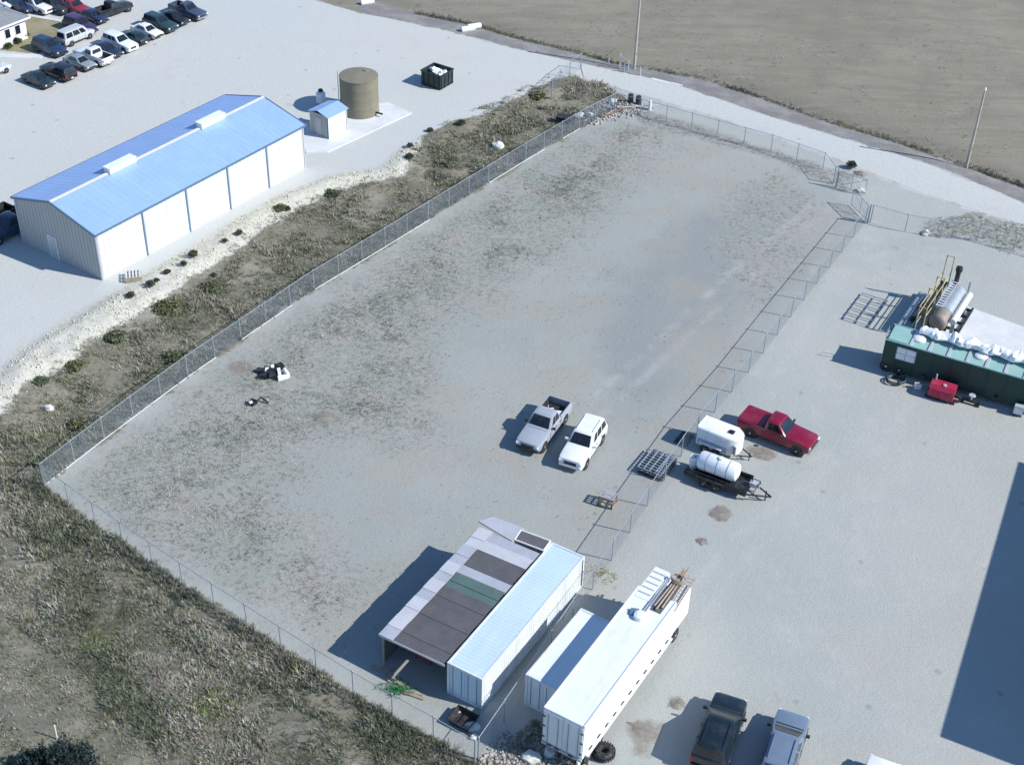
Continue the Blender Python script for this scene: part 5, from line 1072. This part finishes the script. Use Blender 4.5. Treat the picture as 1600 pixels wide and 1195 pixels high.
tufts('gate_weeds', p, rng.uniform(.1, .25, len(p)), rng.uniform(.08, .25, len(p)), pal(len(p), [(.15, .17, .15), (.27, .29, .26), (.36, .37, .34)], [.3, .4, .3], p[:, 0], p[:, 1], 1.5), 5, 'grey weeds on the verges around the gate and far fence', 'weeds')
# ditch line and pasture
q = resample(poly(DITCH[1:-1]), 5200); p = q + rng.normal(0, .28, q.shape) ; p = p[rng.uniform(0, 1, len(p)) < np.clip(3.2 * (fbm(p[:, 0], p[:, 1], 5, 47) - .25), .15, 1)]
tufts('ditch_weeds', p, rng.uniform(.12, .34, len(p)), rng.uniform(.1, .38, len(p)), pal(len(p), [(.06, .065, .05), DRK, OLV, TAN], [.3, .3, .25, .15], p[:, 0], p[:, 1], 3), 6, 'dark weeds along the ditch between road and pasture', 'weeds')
p = sample(P_FIELD, 5000, lambda x, y: np.clip(.1 + 2.0 * (fbm(x, y, 4, 49) - .42), .03, 1) * (sdist(x, y, P_SHOULDER) < 0))
tufts('pasture_grass', p, rng.uniform(.12, .42, len(p)), rng.uniform(.06, .24, len(p)), pal(len(p), [(.16, .165, .13), (.26, .26, .21), (.36, .34, .28)], [.25, .4, .35], p[:, 0], p[:, 1], 4), 5, 'dry grass tussocks over the brown pasture beyond the road', 'grass')
# green clump under the canopy edge
c = at(622, 1077); p = np.stack([rng.normal(c.x, .5, 60), rng.normal(c.y, .3, 60)], 1)
tufts('green_weed_clump', p, rng.uniform(.15, .35, 60), rng.uniform(.2, .5, 60), np.tile(np.array((.04, .2, .07)), (60, 1)), 8, 'bright green weed clump at the shade edge before the canopy', 'plant', kind=None)
c = at(938, 898); p = np.stack([rng.normal(c.x, .5, 50), rng.normal(c.y, .45, 50)], 1)
tufts('yellow_weed_clump', p, rng.uniform(.12, .3, 50), rng.uniform(.1, .3, 50), np.tile(np.array((.42, .38, .14)), (50, 1)), 7, 'yellow dry weed clump at the far end of the short container', 'plant', kind=None)
# loose caliche chunks on the pale berm and rubble at the near trailer
oct_v = np.array([(1, 0, 0), (-1, 0, 0), (0, 1, 0), (0, -1, 0), (0, 0, 1), (0, 0, -1)], float); oct_f = np.array([(0, 2, 4), (2, 1, 4), (1, 3, 4), (3, 0, 4), (2, 0, 5), (1, 2, 5), (3, 1, 5), (0, 3, 5)])
def chunks(name, p, s, col, label, cat):
    n = len(p); V = oct_v[None] * rng.uniform(.5, 1.2, (n, 6, 1)); a_ = rng.uniform(0, 6.28, n); c_, s_ = np.cos(a_)[:, None], np.sin(a_)[:, None]
    V = np.stack([V[..., 0] * c_ - V[..., 1] * s_, V[..., 0] * s_ + V[..., 1] * c_, V[..., 2] * .6], -1) * s[:, None, None]
    V += np.stack([p[:, 0], p[:, 1], hgt(p[:, 0], p[:, 1]) + .25 * s], -1)[:, None]
    F = (np.arange(n)[:, None, None] * 6 + oct_f[None]).reshape(-1, 3); return tag(tris_obj(name, V.reshape(-1, 3), F, LEAFM, np.repeat(col * rng.uniform(.85, 1.1, (n, 1)), 6, 0)), label, cat, kind='stuff')
p = sample(P_BERM, 2600, lambda x, y: np.clip(2 * (fbm(x, y, 1.5, 51) - .3), .05, 1)); chunks('caliche_rubble', p, rng.uniform(.03, .17, len(p)) ** 1.15, np.tile((.6, .57, .46), (len(p), 1)), 'pale yellow caliche rubble along the berm below the long building', 'rubble')
P_RUB = poly([(790, 1140), (850, 1150), (920, 1180), (930, 1230), (760, 1230), (745, 1190)]); p = sample(P_RUB, 700); chunks('corner_rubble', p, rng.uniform(.06, .22, len(p)), np.tile((.4, .37, .33), (len(p), 1)), 'grey rubble on the ground below the big white trailer', 'rubble')
P_RUB2 = poly([(890, 190), (945, 150), (1010, 160), (1005, 180), (930, 196)]); p = sample(P_RUB2, 420); chunks('far_corner_rubble', p, rng.uniform(.06, .26, len(p)), np.tile((.42, .39, .37), (len(p), 1)), 'pinkish rubble strewn in the far corner of the yard', 'rubble')
# individual shrubs
def shrub(px, py, r, h, col, label, group, seed, stem=True):
    rs = np.random.default_rng(seed); c = at(px, py); z0 = float(hgt(c.x, c.y)); t = empty('shrub', (c.x, c.y, z0), 0, label, 'shrub', group)
    st = MB()
    for k_ in range(4): a_ = rs.uniform(0, 6.28); st.cyl((0, 0, -.1), (r * .45 * math.cos(a_), r * .45 * math.sin(a_), h * .55), .03 * r + .01, .01, 6)
    st.build('stem', TIMBER, t)
    n = int(900 * min(5, r / .5)); d = rs.normal(0, 1, (n, 3)); d /= np.linalg.norm(d, axis=1)[:, None]; d[:, 2] = np.abs(d[:, 2]) * 1.0
    lob = .35 + 1.25 * fbm(d[:, 0] * 2 + seed, d[:, 1] * 2 + d[:, 2] * 2, .7, 53); P = d * (rs.uniform(.2, 1.05, (n, 1)) ** .6) * lob[:, None] * np.array([[r, r, h * .62]]) + np.array([[0, 0, h * .3]])
    u = rs.normal(0, 1, (n, 3)); v = rs.normal(0, 1, (n, 3)); s = (.1 * min(r, .8) + .03) * rs.uniform(.6, 1.3, (n, 1)); u *= s / np.linalg.norm(u, axis=1)[:, None]; v *= s / np.linalg.norm(v, axis=1)[:, None]
    V = np.stack([P - u, P + u, P + v * 1.4], 1).reshape(-1, 3); cc = np.repeat(np.array(col)[None] * rs.uniform(.6, 1.4, (n, 1)), 3, 0)
    o = tris_obj('foliage', V, np.arange(n * 3).reshape(-1, 3), LEAFM, cc); o.parent = t
BG = 'small dark shrubs on the pale berm'
for i, (px, py, r, lab) in enumerate(((205, 470, .42, 'round dark shrub leftmost on the pale berm below the building corner'), (236, 452, .45, 'dark shrub second from the left on the pale berm'), (246, 444, .25, 'tiny dark shrub third from the left on the pale berm'), (262, 432, .35, 'dark shrub just left of the pair in the middle of the berm'), (288, 420, .35, 'left one of the middle pair of dark shrubs on the berm'), (303, 407, .5, 'larger right one of the middle pair of dark shrubs on the berm'), (334, 430, .3, 'small dark shrub at the green edge of the berm'),
        (352, 383, .3, 'small dark shrub below the building bays left of the round one'), (374, 372, .4, 'round dark shrub below the second bay of the building'), (450, 330, .35, 'round dark shrub rightmost below the building end'), (641, 232, .4, 'round dark shrub on the bank below the white pad'), (640, 250, .5, 'grey-brown shrub on the bank beneath the round one'), (672, 206, .4, 'dark low shrub at the top of the bank near the dumpster'), (720, 195, .5, 'dark green shrub on the bank right of the dumpster shadow'))): shrub(px, py, r * .85, r * 1.2, (.07, .085, .06), lab, BG, 100 + i)
GB = 'green bushes in the weed strip'
for i, (px, py, r, lab) in enumerate(((65, 597, .55, 'green bush at the left end of the weed strip edge'), (118, 572, .7, 'yellow-green bush on the left part of the weed strip edge'), (180, 527, .8, 'dark bush at the pale edge of the weed strip left of the building corner'), (262, 480, 1.0, 'broad green bush on the weed strip below the berm middle'), (326, 446, .8, 'yellow-green bush on the weed strip edge below the berm shrubs'), (118, 655, .6, 'bright green bush against the left fence near its near end'), (273, 552, .9, 'dark green bush behind the left fence below the scrap heap'), (438, 330, .6, 'green bush on the weed strip edge below the building far end'), (520, 305, .7, 'green bush at the end of the berm above the left fence'), (840, 150, .8, 'grey-green bush in the far part of the weed strip'))): shrub(px, py, r, r * .6, (.12, .14, .08) if i % 2 == 0 else (.15, .155, .08), lab, GB, 200 + i)
shrub(105, 1215, 1.9, 2.3, (.025, .04, .04), 'dark evergreen bush cut by the bottom left edge', None, 301)
shrub(60, 1205, 1.2, 1.6, (.025, .04, .04), 'smaller dark evergreen bush left of the one at the bottom left edge', None, 302)
shrub(1330, 263, .5, .9, (.07, .09, .07), 'small dark shrub beside the open gate leaf by the road', None, 303)
# hedge at the house corner
for i, (px, py) in enumerate(((14, 76), (28, 68), (40, 59))): shrub(px, py, .45, .7, (.06, .08, .03), ('olive hedge plant nearest the viewer at the house wall', 'olive hedge plant in the middle of the house wall', 'olive hedge plant at the house corner')[i], 'hedge plants by the house', 400 + i)
